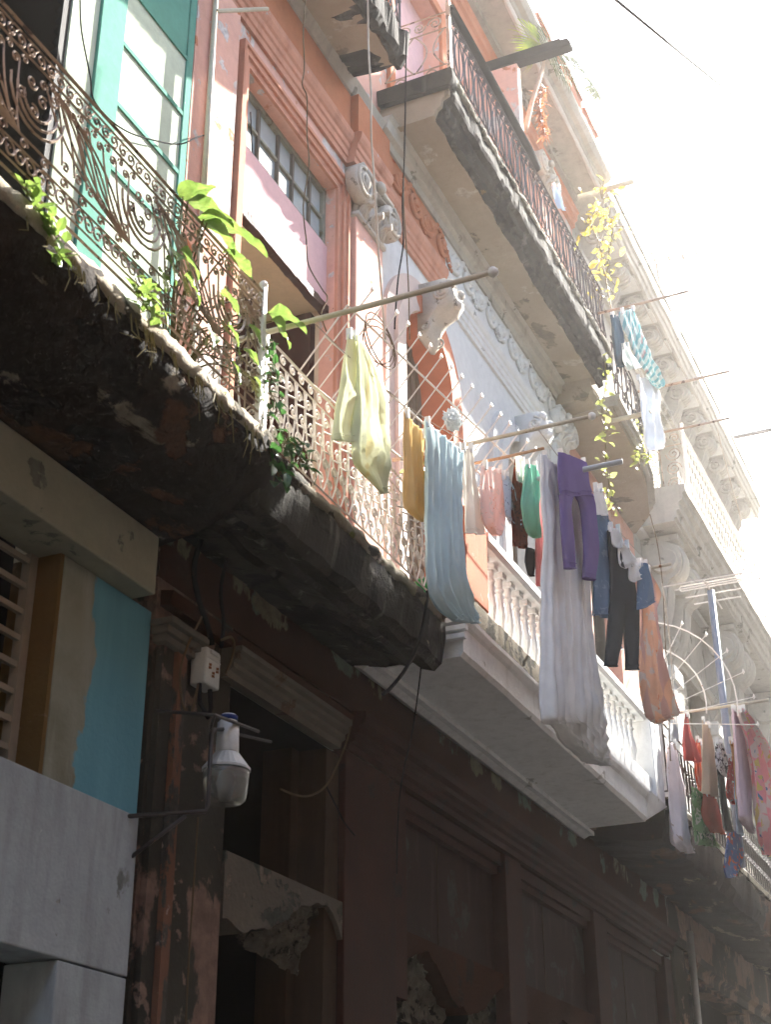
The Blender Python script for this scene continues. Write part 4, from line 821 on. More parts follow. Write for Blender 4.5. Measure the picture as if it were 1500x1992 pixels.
def sprof(h, d, n=14):
    """side profile (y,z) of an S-scroll bracket, top at z=0, hanging h and projecting d"""
    out = [(0,0),(-d,0)]
    out += [(-d*.98-.02*h*0, -.05*h)]
    for i in range(n+1):
        a = PI*.5-PI*1.15*i/n
        out.append((-d*.66-d*.40*math.cos(a*1.0-0) if False else -d*.62-d*.42*math.sin(PI*i/n*.95), -.06*h-.36*h*(1-math.cos(PI*i/n*.95))/2))
    for i in range(1, n+1):
        t = i/n; out.append((-d*.56*(1-t)-d*.12*math.sin(PI*t)*1.1-.02, -.43*h-.57*h*t))
    out.append((0,-h)); return out
def bracket(h, d, wd):
    mb = MB().prism(sprof(h, d), -wd/2, wd/2, 1)
    for sx in (-wd/2-.004, wd/2+.004):
        mb.tube([(sx, a, b) for a, b in spiral(-d*.60, -.24*h, d*.36, 2.1, PI/2, -1, .1)], .028*h/.6, 5)
        mb.tube([(sx, a, b) for a, b in spiral(-d*.20, -.80*h, d*.14, 1.5, PI/2, 1, .1)], .02*h/.6, 5)
    for k in (-.25,0,.25):
        mb.tube([(k*wd, y-.012, z) for y, z in sprof(h, d)[3:-1]], .014*h/.6, 4)
    return mb
m0 = None
for k in range(11):
    x = 18.3+1.02*k
    if m0 is None: m0 = bracket(.75, .42, .34).build('cornice_bracket', 'stone', B3); o = m0
    else: o = m0.copy(); C.objects.link(o); o.parent = B3
    o.location = Vector((x-24, 0, 15.895)); 
for k in range(11): MB().box(18.3+1.02*k+.30, 18.3+1.02*k+.72, -.46, -.1, 15.86, 15.897).build('soffit_panel', 'white', B3)
b3b = MB().prism([(-.001,11.55),(-.62,11.55),(-.62,11.60),(-.66,11.61),(-.67,11.72),(-.71,11.74),(-.72,11.86),(-.78,11.90),(-.79,12.0),(-.84,12.03),(-.84,12.14),(0,12.18)], 20.0, 29.35, 90, .010, 3).build('upper_balcony', 'stone', B3)
MB().prism([(-.001,11.50),(-.10,11.51),(-.13,11.549),(-.001,11.549)], 20.0, 29.35, 1).build('soffit_moulding', 'white', b3b)
Y = -.79; xa, xb = 20.5, 29.2
cv = [([(xa,13.38),(xb,13.38)],.016), ([(xa,13.18),(xb,13.18)],.010), ([(xa,12.3),(xb,12.3)],.012)]
x = xa; i = 0
while x < 29.1:
    cv.append([(x,12.3),(x,13.38)]); cv.append(spiral(x+.1,13.27,.07,1.2,0,1,.2,8)); cv.append(spiral(x+.1,12.98,.085,1.4,PI,-1,.2,10)); cv.append(spiral(x+.1,12.72,.085,1.4,0,1,.2,10)); cv.append(spiral(x+.1,12.45,.085,1.4,PI,-1,.2,10)); x += .2
rl = iron('railing', 'ironpale', b3b, cv, y=Y, r=.009)
MB().box(xa-.02, xa+.02, Y-.02, Y+.02, 12.14, 13.48).build('corner_post', 'ironpale', rl)
cv = [([(Y,13.38),(-.02,13.38)],.014), ([(Y,13.12),(-.02,13.12)],.010), ([(Y,12.3),(-.02,12.3)],.012)]
for k, (a, b, r_) in enumerate(((-.62,12.97,.13),(-.28,12.97,.13),(-.60,12.70,.13),(-.60,12.44,.13),(-.25,12.72,.15),(-.25,12.42,.13))): cv.append(spiral(a,b,r_,2.0,PI/2*(k%4),1 if k%2 else -1,.12))
cv += [([(-.42,12.3),(-.40,13.12)],.009)]
for k in range(4): cv.append(spiral(-.66+.19*k,13.25,.08,1.6,0))
iron('side_railing', 'iron', rl, cv, x=xa, r=.009)
v0 = None
for x in (20.55, 21.55, 24.5, 25.5, 28.3):
    if v0 is None: v0 = bracket(1.75, .58, .42).build('scroll_bracket', 'stone', B3); o = v0
    else: o = v0.copy(); C.objects.link(o); o.parent = B3
    o.location = Vector((x-24, 0, 11.5))
for x in (20.5, 21.5, 24.45, 25.45, 28.3):
    pl = MB().box(x-.2, x+.2, -.09, -.001, 6.3, 9.7).box(x-.27, x+.27, -.14, -.001, 9.5, 9.74).build('flat_pilaster', 'white', B3, bevel=.012)
MB().prism([(0,9.98),(-.06,9.98),(-.08,10.05),(-.12,10.08),(-.13,10.18),(0,10.2)], 20, 29.3, 1).build('string_course', 'stone', B3)
# lower balcony, dark and rotten underneath
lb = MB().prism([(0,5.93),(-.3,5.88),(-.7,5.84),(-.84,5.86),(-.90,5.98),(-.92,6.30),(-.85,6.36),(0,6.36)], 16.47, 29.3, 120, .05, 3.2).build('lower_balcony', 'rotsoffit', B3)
MB().prism([(-.84,6.33),(-.935,6.33),(-.94,6.40),(-.84,6.41)], 16.75, 29.3, 80, .012, 7).build('balcony_lip', 'mosslit', lb)
Y = -.88; xa, xb = 16.85, 29.2
cv = [([(xa,7.35),(xb,7.35)],.014), ([(xa,7.2),(xb,7.2)],.009), ([(xa,6.5),(xb,6.5)],.010)]
x = xa; i = 0
while x < 29.1:
    cv.append([(x,6.5),(x,7.2)]); cv.append(ccurve((x+.02,6.5),(x+.02,7.2),.06)); cv.append(spiral(x+.09,7.0,.06,1.4,0,1,.2,8)); cv.append(spiral(x+.09,6.72,.06,1.4,PI,-1,.2,8)); x += .17
iron('railing', 'ironblack', lb, cv, y=Y, r=.009)
cv = [([(Y,7.35),(-.02,7.35)],.014),([(Y,6.5),(-.02,6.5)],.010)]+[[(Y+.12*k,6.5),(Y+.12*k,7.35)] for k in range(8)]
iron('side_railing', 'ironblack', lb, cv, x=xa, r=.009)
MB().box(19.85, 20.45, -.06, -.001, 0, 5.3).box(19.80, 20.5, -.10, -.001, 5.3, 5.44).build('grey_pilaster', 'pier', B3, bevel=.01)
MB().tube([(20.62,-.12,0),(20.62,-.12,5.6)], .05, 8).build('downpipe', 'lampgrey', B3, smooth=True)
MB().prism([(-.001,5.05),(-.08,5.05),(-.10,5.15),(-.16,5.2),(-.16,5.3),(-.001,5.32)], 20.7, 29.3, 60, .012, 3).build('ground_cornice', 'pier', B3)

# ================================================================== laundry poles and lines
def pole(x, z, ya, yb, r, mat, label, cap=True, group=None):
    t = thing('laundry_pole', label, 'pole', (x, ya, z), group)
    MB().tube([(x,ya,z),(x,(ya+yb)/2,z-.006),(x,yb,z)], r, 8).build('pipe', mat, t, True)
    if cap: MB().ball((x, yb-.02, z), r*1.9, n=8).build('end_cap', 'plasticcap', t, True)
    return t
pole(7.02, 7.0, -.55, -2.36, .019, 'pole', 'long pale pipe jutting out over the white scrollwork balcony, nearest laundry pole')
pole(10.18, 7.745, -.30, -2.07, .018, 'pole', 'rusty pipe with white end, above the orange corner pedestal')
pole(10.62, 7.80, -.80, -1.53, .014, 'rustpole', 'thin dark rust rod just below the white-ended pipe', cap=False)
pole(11.04, 7.75, -.40, -2.10, .026, 'lampgrey', 'grey open pipe end behind the purple leggings', cap=False)
pole(15.91, 12.73, -.75, -1.97, .018, 'iron', 'thin rust rod with hooked tip at the end of the dark upper railing', cap=False)
pole(18.62, 13.08, -.5, -1.95, .022, 'iron', 'thin rod at the bottom end of the teal striped cloth', cap=False)
pole(18.62, 12.31, -.7, -1.86, .018, 'iron', 'thin straight rod crossing the corner of the far scroll railing', cap=False)
pole(15.97, 11.11, -.78, -1.32, .032, 'pole', 'short stubby pale pipe in front of the white robe', cap=False)
pole(17.58, 7.69, -.8, -2.06, .020, 'pole', 'pipe carrying the red and lilac washing on the far lower balcony', cap=False)
pole(13.30, 7.75, -.9, -1.95, .018, 'pole', 'short pipe end beside the orange patterned towel', cap=False)
pole(27.0, 16.66, .2, -1.9, .045, 'ironblack', 'dark bar sticking out into the sky beyond the far cornice', cap=False)
def rope(pts, label, mat='wirepale', r=.004, name='clothes_line', cat='clothes line'):
    return tag(MB().tube(smoothpath(pts, 6), r, 4).build(name, mat), label, cat)
def sag(a, b, s_, n=9):
    a, b = Vector(a), Vector(b); return [a.lerp(b, i/n)-Vector((0,0,s_*4*(i/n)*(1-i/n))) for i in range(n+1)]
rope(sag((7.02,-1.13,7.0),(10.18,-1.02,7.74), .10), 'sagging clothes line holding the yellow towel and the blue sheet')
rope(sag((10.18,-1.62,7.74),(13.3,-1.76,7.75), .06), 'clothes line in front carrying the long white sheet and purple leggings')
rope(sag((10.62,-1.20,7.8),(13.3,-1.25,7.8), .08), 'clothes line behind the long white sheet with the small coloured washing')
for y in (-1.0,-1.25,-1.45,-1.65,-1.8): 
    pass
rope(sag((17.58,-1.0,7.69),(22,-1.0,7.7), .1), 'inner clothes line of the red cloth on the far lower balcony')
rope(sag((17.58,-1.66,7.69),(22,-1.7,7.7), .1), 'outer clothes line of the lilac sheet on the far lower balcony')
rope(sag((15.91,-1.35,12.73),(18.62,-1.35,13.08), .05), 'upper clothes line of the teal striped cloth')

# ================================================================== washing
def catm(rows, nv):
    """interpolate outline rows with an even number of steps"""
    n = len(rows); out = []
    for k in range(nv+1):
        t = k/nv*(n-1); i = min(int(t), n-2); f = t-i
        p0, p1, p2, p3 = rows[max(i-1,0)], rows[i], rows[i+1], rows[min(i+2,n-1)]
        r = []
        for e in range(2):
            for c in range(2):
                a, b, cc, d = p0[e][c], p1[e][c], p2[e][c], p3[e][c]
                v = .5*(2*b+(cc-a)*f+(2*a-5*b+4*cc-d)*f*f+(3*b-a-3*cc+d)*f**3)
                lo, hi = min(b,cc), max(b,cc); m_ = .12*(hi-lo)+.01
                r.append(min(max(v, lo-m_), hi+m_))
        out.append(((r[0],r[1]),(r[2],r[3])))
    return out
def hang(name, key, mat, label, cat, folds=3.5, amp=.05, thick=.004, gap=0.0, group=None, nu=44, nv=44, pegs=True):
    y, strips = CLOTH[key]; mb = MB(); ph = (sum(ord(c) for c in key)*.37) % 6.28
    for si, rows in enumerate(strips):
        rr = catm(rows, nv if len(strips) == 1 else 22)
        vs = []; n = nu if len(strips) == 1 else 14; m_ = len(rr)
        for k, (a, b) in enumerate(rr):
            v = k/(m_-1)
            for side in (0, 1):
                for j in range(n+1):
                    u = j/n if side == 0 else 1-j/n
                    x = a[0]+(b[0]-a[0])*u; z = a[1]+(b[1]-a[1])*u
                    wd = max(.15, abs(b[0]-a[0]))
                    A = amp*min(1, wd/.5)
                    q_ = math.sin(PI*folds*(u+.05*math.sin(3.1*v+ph))+ph+.9*noise.noise(Vector((u*2.2,v*1.3,ph))))
                    f = A*(.30+.70*min(1, v*1.6))*(1.7*abs(q_)**.75-.9)
                    f += A*.5*(abs(math.sin(PI*folds*2.7*u+ph*2+2.5*v+1.5*noise.noise(Vector((u*4,v*2,ph+3)))))-.5)*max(.25,1-.8*v)
                    f += noise.noise(Vector((x*3, z*1.2, ph)))*A*.35+noise.noise(Vector((x*9, z*6, ph)))*A*.25
                    th = thick+gap*math.sqrt(max(0, 1-(2*u-1)**2))
                    z2 = z+noise.noise(Vector((x*4, ph, z*.5)))*.025*v*min(1,wd)
                    vs.append((x, y-.03*si*(gap == 0)+f+(-th if side == 0 else th), z2))
        N = 2*(n+1); fs = []
        for k in range(m_-1):
            for j in range(N): l = (j+1) % N; fs.append((k*N+j, k*N+l, (k+1)*N+l, (k+1)*N+j))
        if gap == 0:
            fs.append(tuple(range(N))); fs.append(tuple((m_-1)*N+j for j in reversed(range(N))))
        mb.add(vs, fs)
        hem = [Vector(vs[(m_-1)*N+j]) for j in range(n+1)]
        mb.tube([p+Vector((0,-thick,.004)) for p in hem], .006, 5)
        mb.tube([p+Vector((0,-thick-.004,.045)) for p in hem], .003, 4)
    o = mb.build(name, mat, None, True)
    tag(o, label, cat, group)
    if pegs:
        (a, b) = strips[0][0]
        for q in ((a[0]*.9+b[0]*.1, a[1]*.9+b[1]*.1), (a[0]*.1+b[0]*.9, a[1]*.1+b[1]*.9)): MB().box(q[0]-.008, q[0]+.008, y-.02, y+.02, q[1]-.04, q[1]+.05).build('peg', 'plasticcap', o)
    return o
K = lambda *a, **k: cloth(*a, **k)
MT['c_yellow'] = K('pale_lime_towelling', (.90,.93,.70), [('stripes', (.74,.62,.24), 13, .95, 0)], .55)
MT['c_mustard'] = K('mustard_cotton', (.84,.66,.34), transl=.45)
MT['c_blue'] = K('light_blue_cotton', (.70,.85,.88), transl=.3)
MT['c_white'] = K('white_cotton', (.95,.95,.93), transl=.18)
MT['c_offwhite'] = K('off_white_cotton', (0.94,0.94,0.88), transl=.45)
MT['c_floral'] = K('pink_floral_cotton', (0.95,0.79,0.74), [('noise',(.74,.28,.14),16,.64),('noise',(.75,.70,.66),11,.60)], .45)
MT['c_greyblue'] = K('grey_blue_print', (0.64,0.72,0.80), [('noise',(.2,.24,.32),18,.6)], .4)
MT['c_darkred'] = K('brown_red_print', (.22,.055,.03), [('noise',(.08,.03,.02),20,.58)], .3)
MT['c_green'] = K('sea_green_jersey', (.30,.66,.50), transl=.4)
MT['c_pink'] = K('rose_pink_cotton', (0.77,0.35,0.35), transl=.45)
MT['c_black'] = K('black_jersey', (.02,.022,.025), transl=.1)
MT['c_purple'] = K('purple_jersey', (.21,.155,.36), transl=.25)
MT['c_denim'] = K('blue_denim', (.14,.22,.33), [('noise',(.22,.31,.42),7,.6)], .2)
MT['c_trousers'] = K('charcoal_cotton', (.045,.055,.062), transl=.15)
MT['c_orange'] = K('orange_floral_towelling', (.90,.64,.48), [('noise',(.76,.70,.66),4.2,.56),('noise',(.78,.40,.26),15,.66),('stripes',(.70,.50,.46),9,.55,0)], .4)
MT['c_grey'] = K('grey_jersey', (0.45,0.47,0.49), transl=.3)
MT['c_robe'] = K('pale_grey_robe', (0.89,0.84,0.86), [('noise',(.55,.45,.38),3,.62)], .35)
MT['c_redfar'] = K('faded_red_cotton', (0.50,0.13,0.12), transl=.35)
MT['c_cream'] = K('cream_towelling', (0.68,0.57,0.41), transl=.35)
MT['c_skirt'] = K('brick_red_cotton', (0.52,0.12,0.06), [('cells',(.25,.06,.04),14,.1)], .35)
MT['c_greenprint'] = K('leaf_print_cotton', (0.21,0.38,0.17), [('noise',(.50,.55,.40),9,.58),('noise',(.05,.14,.06),14,.6)], .3)
MT['c_bwprint'] = K('black_white_paisley', (0.82,0.82,0.82), [('noise',(.03,.03,.035),15,.52)], .3)
MT['c_redprint'] = K('red_white_print', (0.56,0.08,0.07), [('noise',(.65,.60,.58),13,.62)], .3)
MT['c_ochre'] = K('ochre_cotton', (0.72,0.45,0.18), transl=.4)
MT['c_lilac'] = K('lilac_cotton', (0.68,0.55,0.62), transl=.4)
MT['c_pinkprint'] = K('pink_bright_print', (0.86,0.38,0.41), [('noise',(.72,.60,.58),2.2,.53),('noise',(.70,.55,.18),4.5,.62),('noise',(.14,.28,.42),5.5,.67)], .45)
MT['c_dress'] = K('blue_orange_print', (0.13,0.19,0.40), [('noise',(.62,.14,.04),6,.56),('noise',(.45,.50,.55),9,.63)], .3)
MT['c_sky'] = K('powder_blue_cotton', (0.52,0.64,0.77), transl=.4)
MT['c_teal'] = K('teal_striped_cotton', (0.77,0.84,0.82), [('stripes',(.30,.58,.62),42,.2,0),('stripes',(.62,.10,.12),6.1,.96,0)], .5)
MT['c_dark'] = K('dark_blue_denim', (.05,.09,.13), transl=.15)
hang('towel','yellow','c_yellow','pale lime yellow towel hung by one corner under the nearest pole','towel',7,.055)
hang('bedsheet','mustard','c_mustard','mustard yellow cloth half hidden behind the light blue sheet','cloth',2,.04)
hang('bedsheet','blue','c_blue','long light blue sheet with a pointed lower corner','sheet',6,.045)
hang('small_cloth','greywhite','c_offwhite','off-white cloth hanging just right of the light blue sheet','cloth',2,.03)
hang('blouse','floral','c_floral','small pink and orange flowered blouse','blouse',2,.03,gap=.02)
hang('shirt','greyblue','c_greyblue','grey blue patterned shirt next to the pink flowered blouse','shirt',2,.03,gap=.02)
hang('small_cloth','sock','c_offwhite','little pale garment pegged above the brown red print','cloth',1.5,.02,pegs=False)
hang('skirt','darkred','c_darkred','dark brown red printed skirt left of the sea green top','skirt',2,.03)
hang('top','green','c_green','sea green top with ragged hem','top',2.4,.035,gap=.02)
hang('small_cloth','pinkcloth','c_pink','narrow rose pink cloth between green top and long white sheet','cloth',1.5,.02)
hang('bra','blackcloth','c_black','small black garment low under the brown red skirt','garment',1.5,.02,gap=.015,pegs=False)
hang('bedsheet','longsheet','c_white','very long white sheet reaching down past the white balcony','sheet',8,.07,nu=70,nv=60)
hang('leggings','leggings','c_purple','purple leggings hanging by the waist','leggings',1.2,.018,gap=.035)
hang('small_cloth','whitecap','c_white','white cloth pegged over the blue jeans','cloth',1.5,.03)
hang('jeans','jeans','c_denim','blue jeans right of the purple leggings','jeans',1.3,.02,gap=.035)
hang('trousers','trousers','c_trousers','charcoal trousers with ragged hems, next to the blue jeans','trousers',1.5,.022,gap=.035)
hang('small_cloth','white1','c_white','upper one of the white cloths descending over the charcoal trousers','cloth',1.5,.03)
hang('small_cloth','white2','c_white','middle one of the white cloths descending over the charcoal trousers','cloth',1.5,.03)
hang('small_cloth','white3','c_white','lowest white cloth, touching the denim shorts','cloth',1.5,.03)
hang('shorts','shorts','c_denim','faded denim shorts above the orange towel','shorts',1.3,.02,gap=.03)
hang('towel','orange','c_orange','orange and white patterned towel blown out to the right','towel',4,.045)
hang('small_cloth','fgrey','c_grey','small grey cloth under the orange patterned towel','cloth',1.5,.03)
hang('robe','frobe','c_robe','pale grey robe, leftmost long piece on the far lower balcony','robe',2.2,.05)
hang('small_cloth','fred','c_redfar','faded red cloth hung by one corner on the far pipe','cloth',1.8,.04)
hang('small_cloth','fred2','c_skirt','second narrower red cloth behind the faded red one','cloth',1.5,.03)
hang('towel','fcream','c_cream','plain cream towel in the far washing','towel',1.8,.03)
hang('skirt','fskirt','c_skirt','brick red skirt below the cream towel','skirt',2,.04)
hang('dress','fgreen','c_greenprint','green leaf print dress over the far railing','dress',2.4,.04,pegs=False)
hang('trousers','fblack','c_black','narrow black trousers right of the brick red skirt','trousers',1.2,.02,gap=.02)
hang('scarf','fprint','c_bwprint','black and white patterned scarf','scarf',1.6,.03)
hang('blouse','fredp','c_redprint','red and white printed blouse beside the ochre cloth','blouse',1.6,.03)
hang('small_cloth','fochre','c_ochre','narrow ochre cloth left of the lilac sheet','cloth',1.2,.02)
hang('bedsheet','flilac','c_lilac','lilac sheet tapering to a peg on the far pipe','sheet',4,.05)
hang('bedsheet','fpink','c_pinkprint','bright pink printed sheet cut by the right picture edge','sheet',5,.07)
hang('dress','fdress','c_dress','blue and orange printed dress, lowest of the far washing','dress',1.6,.03,gap=.02,pegs=False)
hang('small_cloth','fblue','c_sky','powder blue cloth just left of the lilac sheet hem','cloth',1.5,.03,pegs=False)
hang('blanket','teal','c_teal','teal striped cloth slung high between two rods','blanket',2.2,.05)
hang('jeans','djeans','c_dark','dark jeans at the end of the black upper railing','jeans',1.4,.03,gap=.03)
hang('shirt','wshirt','c_white','small white shirt right below the dark jeans','shirt',1.6,.03)
hang('robe','robe','c_white','sunlit white robe hanging by the stubby pipe','robe',2.0,.05)
hang('small_cloth','railcloth','c_sky','pale blue cloth on the upper railing beyond the black cover','cloth',1.5,.03)

# ================================================================== wires and cables
def wire(key, mat, r, label, cat='cable', k=5):
    return tag(MB().tube(smoothpath(PATH[key], k), r, 5).build('cable', mat, None, True), label, cat)
wire('wire_a','wirebrown',.005,'thin wavy brown wire hanging in front of the salmon door')
wire('wire_b','wirepale',.0085,'thick pale rope-like cable hanging in front of the grey capital')
wire('wire_c','wireblack',.007,'dark wire dropping from the balcony end, left one of the pair')
wire('wire_d','wirebrown',.006,'lighter wire dropping from the balcony end, right one of the pair')
wire('wire_e','wireblack',.006,'black wire drooping across the green and cream door')
wire('wire_f','wireblack',.006,'short dark wire in front of the transom panes')
wire('cable_g','wireblack',.014,'bundle of black cable at the left end of the white balcony')
wire('cable_h','wireblack',.006,'thin black wire hanging below the white balcony end')
wire('cable_i','wireblack',.014,'black cable leading down to the meter box from the right')
wire('cable_j','wireblack',.020,'thick black cable leading down to the meter box from the left')
wire('cable_k','wirebrown',.008,'tan cable looping across the dark doorway top')
wire('cable_l','wirebrown',.008,'tan cable looping left of the meter box')
wire('cable_m','wirebrown',.010,'short tan cable curling over the meter box corner')
wire('cord_n','wirebrown',.006,'yellowish cord running straight down the peeling pier','cord')
wire('cable_o','wireblack',.007,'short dark wire dangling on the oxblood pier')
wire('far_p','wirebrown',.007,'dark wire drop in front of the far scroll brackets')
wire('far_q','wirepale',.008,'bright wire drop beside the orange towel')
wire('far_r','wirepale',.010,'pale wire in front of the far cornice brackets')
tag(MB().tube(sag((6,-3.0,8.7),(30,-3.0,25.4),.10), .013, 5).build('power_cable','wireblack'), 'single power line crossing the white sky at top right', 'cable')
# coil of wire on the salmon pilaster
mb = MB()
for k in range(3):
    mb.tube([(8.5+.28*math.cos(t*.45+k)+.02*k, -.95+.02*k, 7.78+.20*math.sin(t*.45+k*1.3)) for t in range(16)], .005, 4)
tag(mb.build('wire_coil','wirebrown'), 'loose coil of wire hanging on the spiked guard', 'wire')
# crumpled clear plastic tied to the spiked guard
mb = MB(); vs = []; n = 22
for i in range(n+1):
    for k in range(n):
        a, b = PI*i/n, 2*PI*k/n; d = Vector((math.sin(a)*math.cos(b), math.sin(a)*math.sin(b), math.cos(a)))
        r_ = .085*(.75+.5*abs(noise.noise(d*2.6+Vector((3,1,2))))+.35*noise.noise(d*4.5))
        vs.append((9.78+d.x*r_*1.7+d.z*.05, -1.02+d.y*r_*.8, 7.76+d.z*r_*1.4))
mb.add(vs, [(i*n+k,(i+1)*n+k,(i+1)*n+(k+1)%n,i*n+(k+1)%n) for i in range(n) for k in range(n)])
tag(mb.build('plastic_bag', leafmat('clear_plastic_film', (.70,.74,.75), (.60,.65,.66), .5)), 'crumpled whitish plastic bag tied to the iron spikes', 'bag')

# ================================================================== lamp, meter box, mast
lp = thing('street_lamp', 'grey street lamp with ribbed cap and cloudy bowl on a bent iron arm', 'street lamp', (7.53, -.35, 4.0))
cx, cy = 7.525, -.35
MB().lathe((cx,cy,4.36), [(0,.24),(.045,.24),(.054,.23),(.054,.195),(.068,.185),(.072,.0),(.068,-.005),(0,-.005)], 20).build('ballast_housing', 'lampwhite', lp, True)
MB().lathe((cx,cy,4.56), [(.057,0),(.057,.03)], 16).build('blue_band', 'bluemark', lp, True)
cone = MB(); n = 48; vs = []
for (r_, h_) in ((.075,.0),(.138,-.085),(.147,-.095),(.147,-.11)):
    for k in range(n):
        rr = r_*(1+(.018 if k%2 else 0)); a = 2*PI*k/n; vs.append((cx+rr*math.cos(a), cy+rr*math.sin(a), 4.352+h_))
cone.add(vs, [(i*n+k,(i+1)*n+k,(i+1)*n+(k+1)%n,i*n+(k+1)%n) for i in range(3) for k in range(n)]).build('ribbed_cap', 'lampgrey', lp)
MB().lathe((cx,cy,4.24), [(.140,0),(.144,-.01),(.139,-.05),(.134,-.13),(.126,-.175),(.105,-.195),(.08,-.20),(0,-.20)], 28).build('lamp_bowl', 'lens', lp, True)
MB().lathe((cx,cy,4.12), [(0,-.02),(.03,-.01),(.04,.04),(.025,.11),(0,.11)], 12).build('bulb', 'lampgrey', lp, True)
MB().tube([(6.96,-.04,3.86),(7.31,-.35,3.94),(7.33,-.35,3.98),(7.33,-.35,4.42),(7.36,-.35,4.455),(7.50,-.35,4.50)], .014, 6).tube([(7.03,-.04,3.64),(7.22,-.27,3.90)], .013, 6).build('arm', 'ironblack', lp, True)
MB().tube([(7.20,-.03,4.57),(7.24,-.42,4.50),(7.78,-.42,4.56)], .012, 5).tube([(7.24,-.42,4.50),(7.7,-.12,4.60),(8.35,-.2,4.69)], .011, 5).build('bracket_frame', 'ironblack', lp)
bx = thing('meter_box', 'small white meter box with three brown stamped marks on the peeling pier', 'meter box', (7.6, -.16, 4.9))
MB().box(7.52, 7.70, -.17, -.05, 4.84, 5.09).build('case', 'box', bx, bevel=.015)
MB().box(7.53, 7.69, -.174, -.1705, 5.015, 5.022).box(7.56, 7.65, -.185, -.1705, 5.05, 5.075).build('lid_seam', 'lampgrey', bx)
mk = MB()
for x, z in ((7.55,4.945),(7.592,4.90),(7.64,4.945)):
    for a, b in ((0,0),(.018,.004),(.004,.022),(.02,.026)): mk.box(x+a, x+a+.014, -.1725, -.1702, z+b, z+b+.016)
mk.build('brown_mark', 'brownmark', bx)
MB().tube([(7.50,-.14,4.83),(7.50,-.15,4.70),(7.56,-.18,4.62),(7.62,-.16,4.70),(7.63,-.14,4.83)], .016, 6).build('cable_tail', 'wireblack', bx, True)
ms_ = thing('antenna_mast', 'blue grey mast with a comb-shaped aerial standing on the far lower balcony', 'antenna', (20.6, -.95, 6.4))
MB().tube([(20.55,-.95,6.38),(20.55,-.95,10.55)], .055, 8).build('mast', paint('blue_grey_paint', (.22,.27,.36), rough=.5, bump=0), ms_, True)
am = MB().tube([(20.1,-.95,10.55),(21.3,-.95,10.55)], .014, 5)
for k, (xx, ln) in enumerate(((20.15,.62),(20.35,.5),(20.7,.42),(21.0,.36))): am.tube([(xx,-.95-ln,10.57),(xx,-.95+ln,10.57)], .012, 5)
am.tube([(20.5,-.52,10.60),(20.5,-.48,10.64),(20.5,-.52,10.68),(20.5,-1.4,10.68),(20.5,-1.44,10.64),(20.5,-1.4,10.60),(20.5,-.52,10.60)], .012, 5)
am.build('aerial', 'ironpale', ms_)
ra = thing('roof_antenna', 'thin roof aerial standing against the white sky', 'antenna', (22.4, -.3, 16.5))
MB().tube([(22.6,-.3,16.3),(22.35,-.3,18.0)], .036, 5).build('mast', 'iron', ra)
am = MB().tube([(22.2,-.25,17.98),(22.45,-1.15,18.02)], .018, 4)
for k in range(4): am.tube([(22.22+.07*k-.25,-.3-.25*k,18.0),(22.22+.07*k+.25,-.3-.25*k,18.0)], .02, 4)
am.build('aerial', 'iron', ra)
# dark trough on the partition wall
tag(MB().prism([(-.2,14.64),(-1.42,14.64),(-1.42,14.69),(-1.39,14.76),(-1.30,14.76),(-1.30,14.79),(-.2,14.79)], 13.02, 13.16, 2).build('wooden_trough', 'tarp', None, bevel=.012), 'long black beam lying across the partition wall top, poking into the sky', 'beam')
# spiked fan guard at the far end of the white balcony
mb = MB()
c0 = Vector((16.6,-.6,7.3))
for rr in (.5,.85,1.2): mb.tube([c0+Vector((.25*rr, -rr*math.cos(t*PI/20), rr*math.sin(t*PI/20)+.2)) for t in range(-1,12)], .009, 5)
for t in range(8):
    a = -.1+t*.24; d = Vector((.18,-math.cos(a),math.sin(a))); mb.tube([c0+d*.3, c0+d*1.42], .006, 4); mb.lathe(tuple(c0+d*1.42), [(.0,-.03),(.02,0),(0,.05)], 5)
tag(mb.build('spiked_fan_guard', 'ironpale'), 'fan of iron spikes and hoops beyond the white balcony end', 'guard')

# ================================================================== plants
def frond(mb, pts, nl, ln, wd, nrm=(0,-1,.3), droop=.4, twist=0):
    P = smoothpath(pts, 8); m_ = len(P)
    for k in range(nl):
        t = (k+.5)/nl; i = min(int(t*(m_-1)), m_-2); p = P[i]; d = (P[i+1]-P[i]).normalized()
        sd = d.cross(Vector(nrm)).normalized()
        l_ = ln*(.45+.8*math.sin(PI*min(1,t*.95+.05)))
        for s_ in (-1, 1):
            dd = (d*.55+sd*s_*(.9)+Vector((0,0,-droop*rnd.random()))).normalized()
            mb.leaf(p, dd, nrm, l_*(.85+.3*rnd.random()), wd, .1)
    return mb
pt = thing('palm', 'small palm growing on the upper balcony beside the black beam', 'palm', PATH['palm_trunk'][0])
MB().tube(smoothpath(PATH['palm_trunk'], 5), .035, 8, .022).build('trunk', 'bark', pt, True)
mb = MB()
c0 = Vector(PATH['palm_l'][1])
for k in range(34):                                    # fan leaf
    a = PI*.10+PI*1.02*k/33; d = Vector((math.cos(a)*.55, .35*math.cos(a)*1.0, math.sin(a)*1.0))
    d = Vector((-.55*math.sin(a)+.15, .2, .0))*.8 + Vector((.25*math.cos(a), -.1*math.cos(a), .75*math.cos(a)))
    mb.leaf(c0+Vector((0,0,0)), d, (0.6,-1,.2), .52+.06*math.sin(k*2.1), .035, .2)
mb.tube(smoothpath([PATH['palm_trunk'][-1], PATH['palm_l'][1]], 4), .012, 5)
mb.build('fan_leaf', 'palm', pt)
mb = MB().tube(smoothpath(PATH['palm_r'], 5), .014, 5, .006); frond(mb, PATH['palm_r'], 36, .50, .05, (.2,-1,.5), .1); mb.build('frond', 'frond', pt)
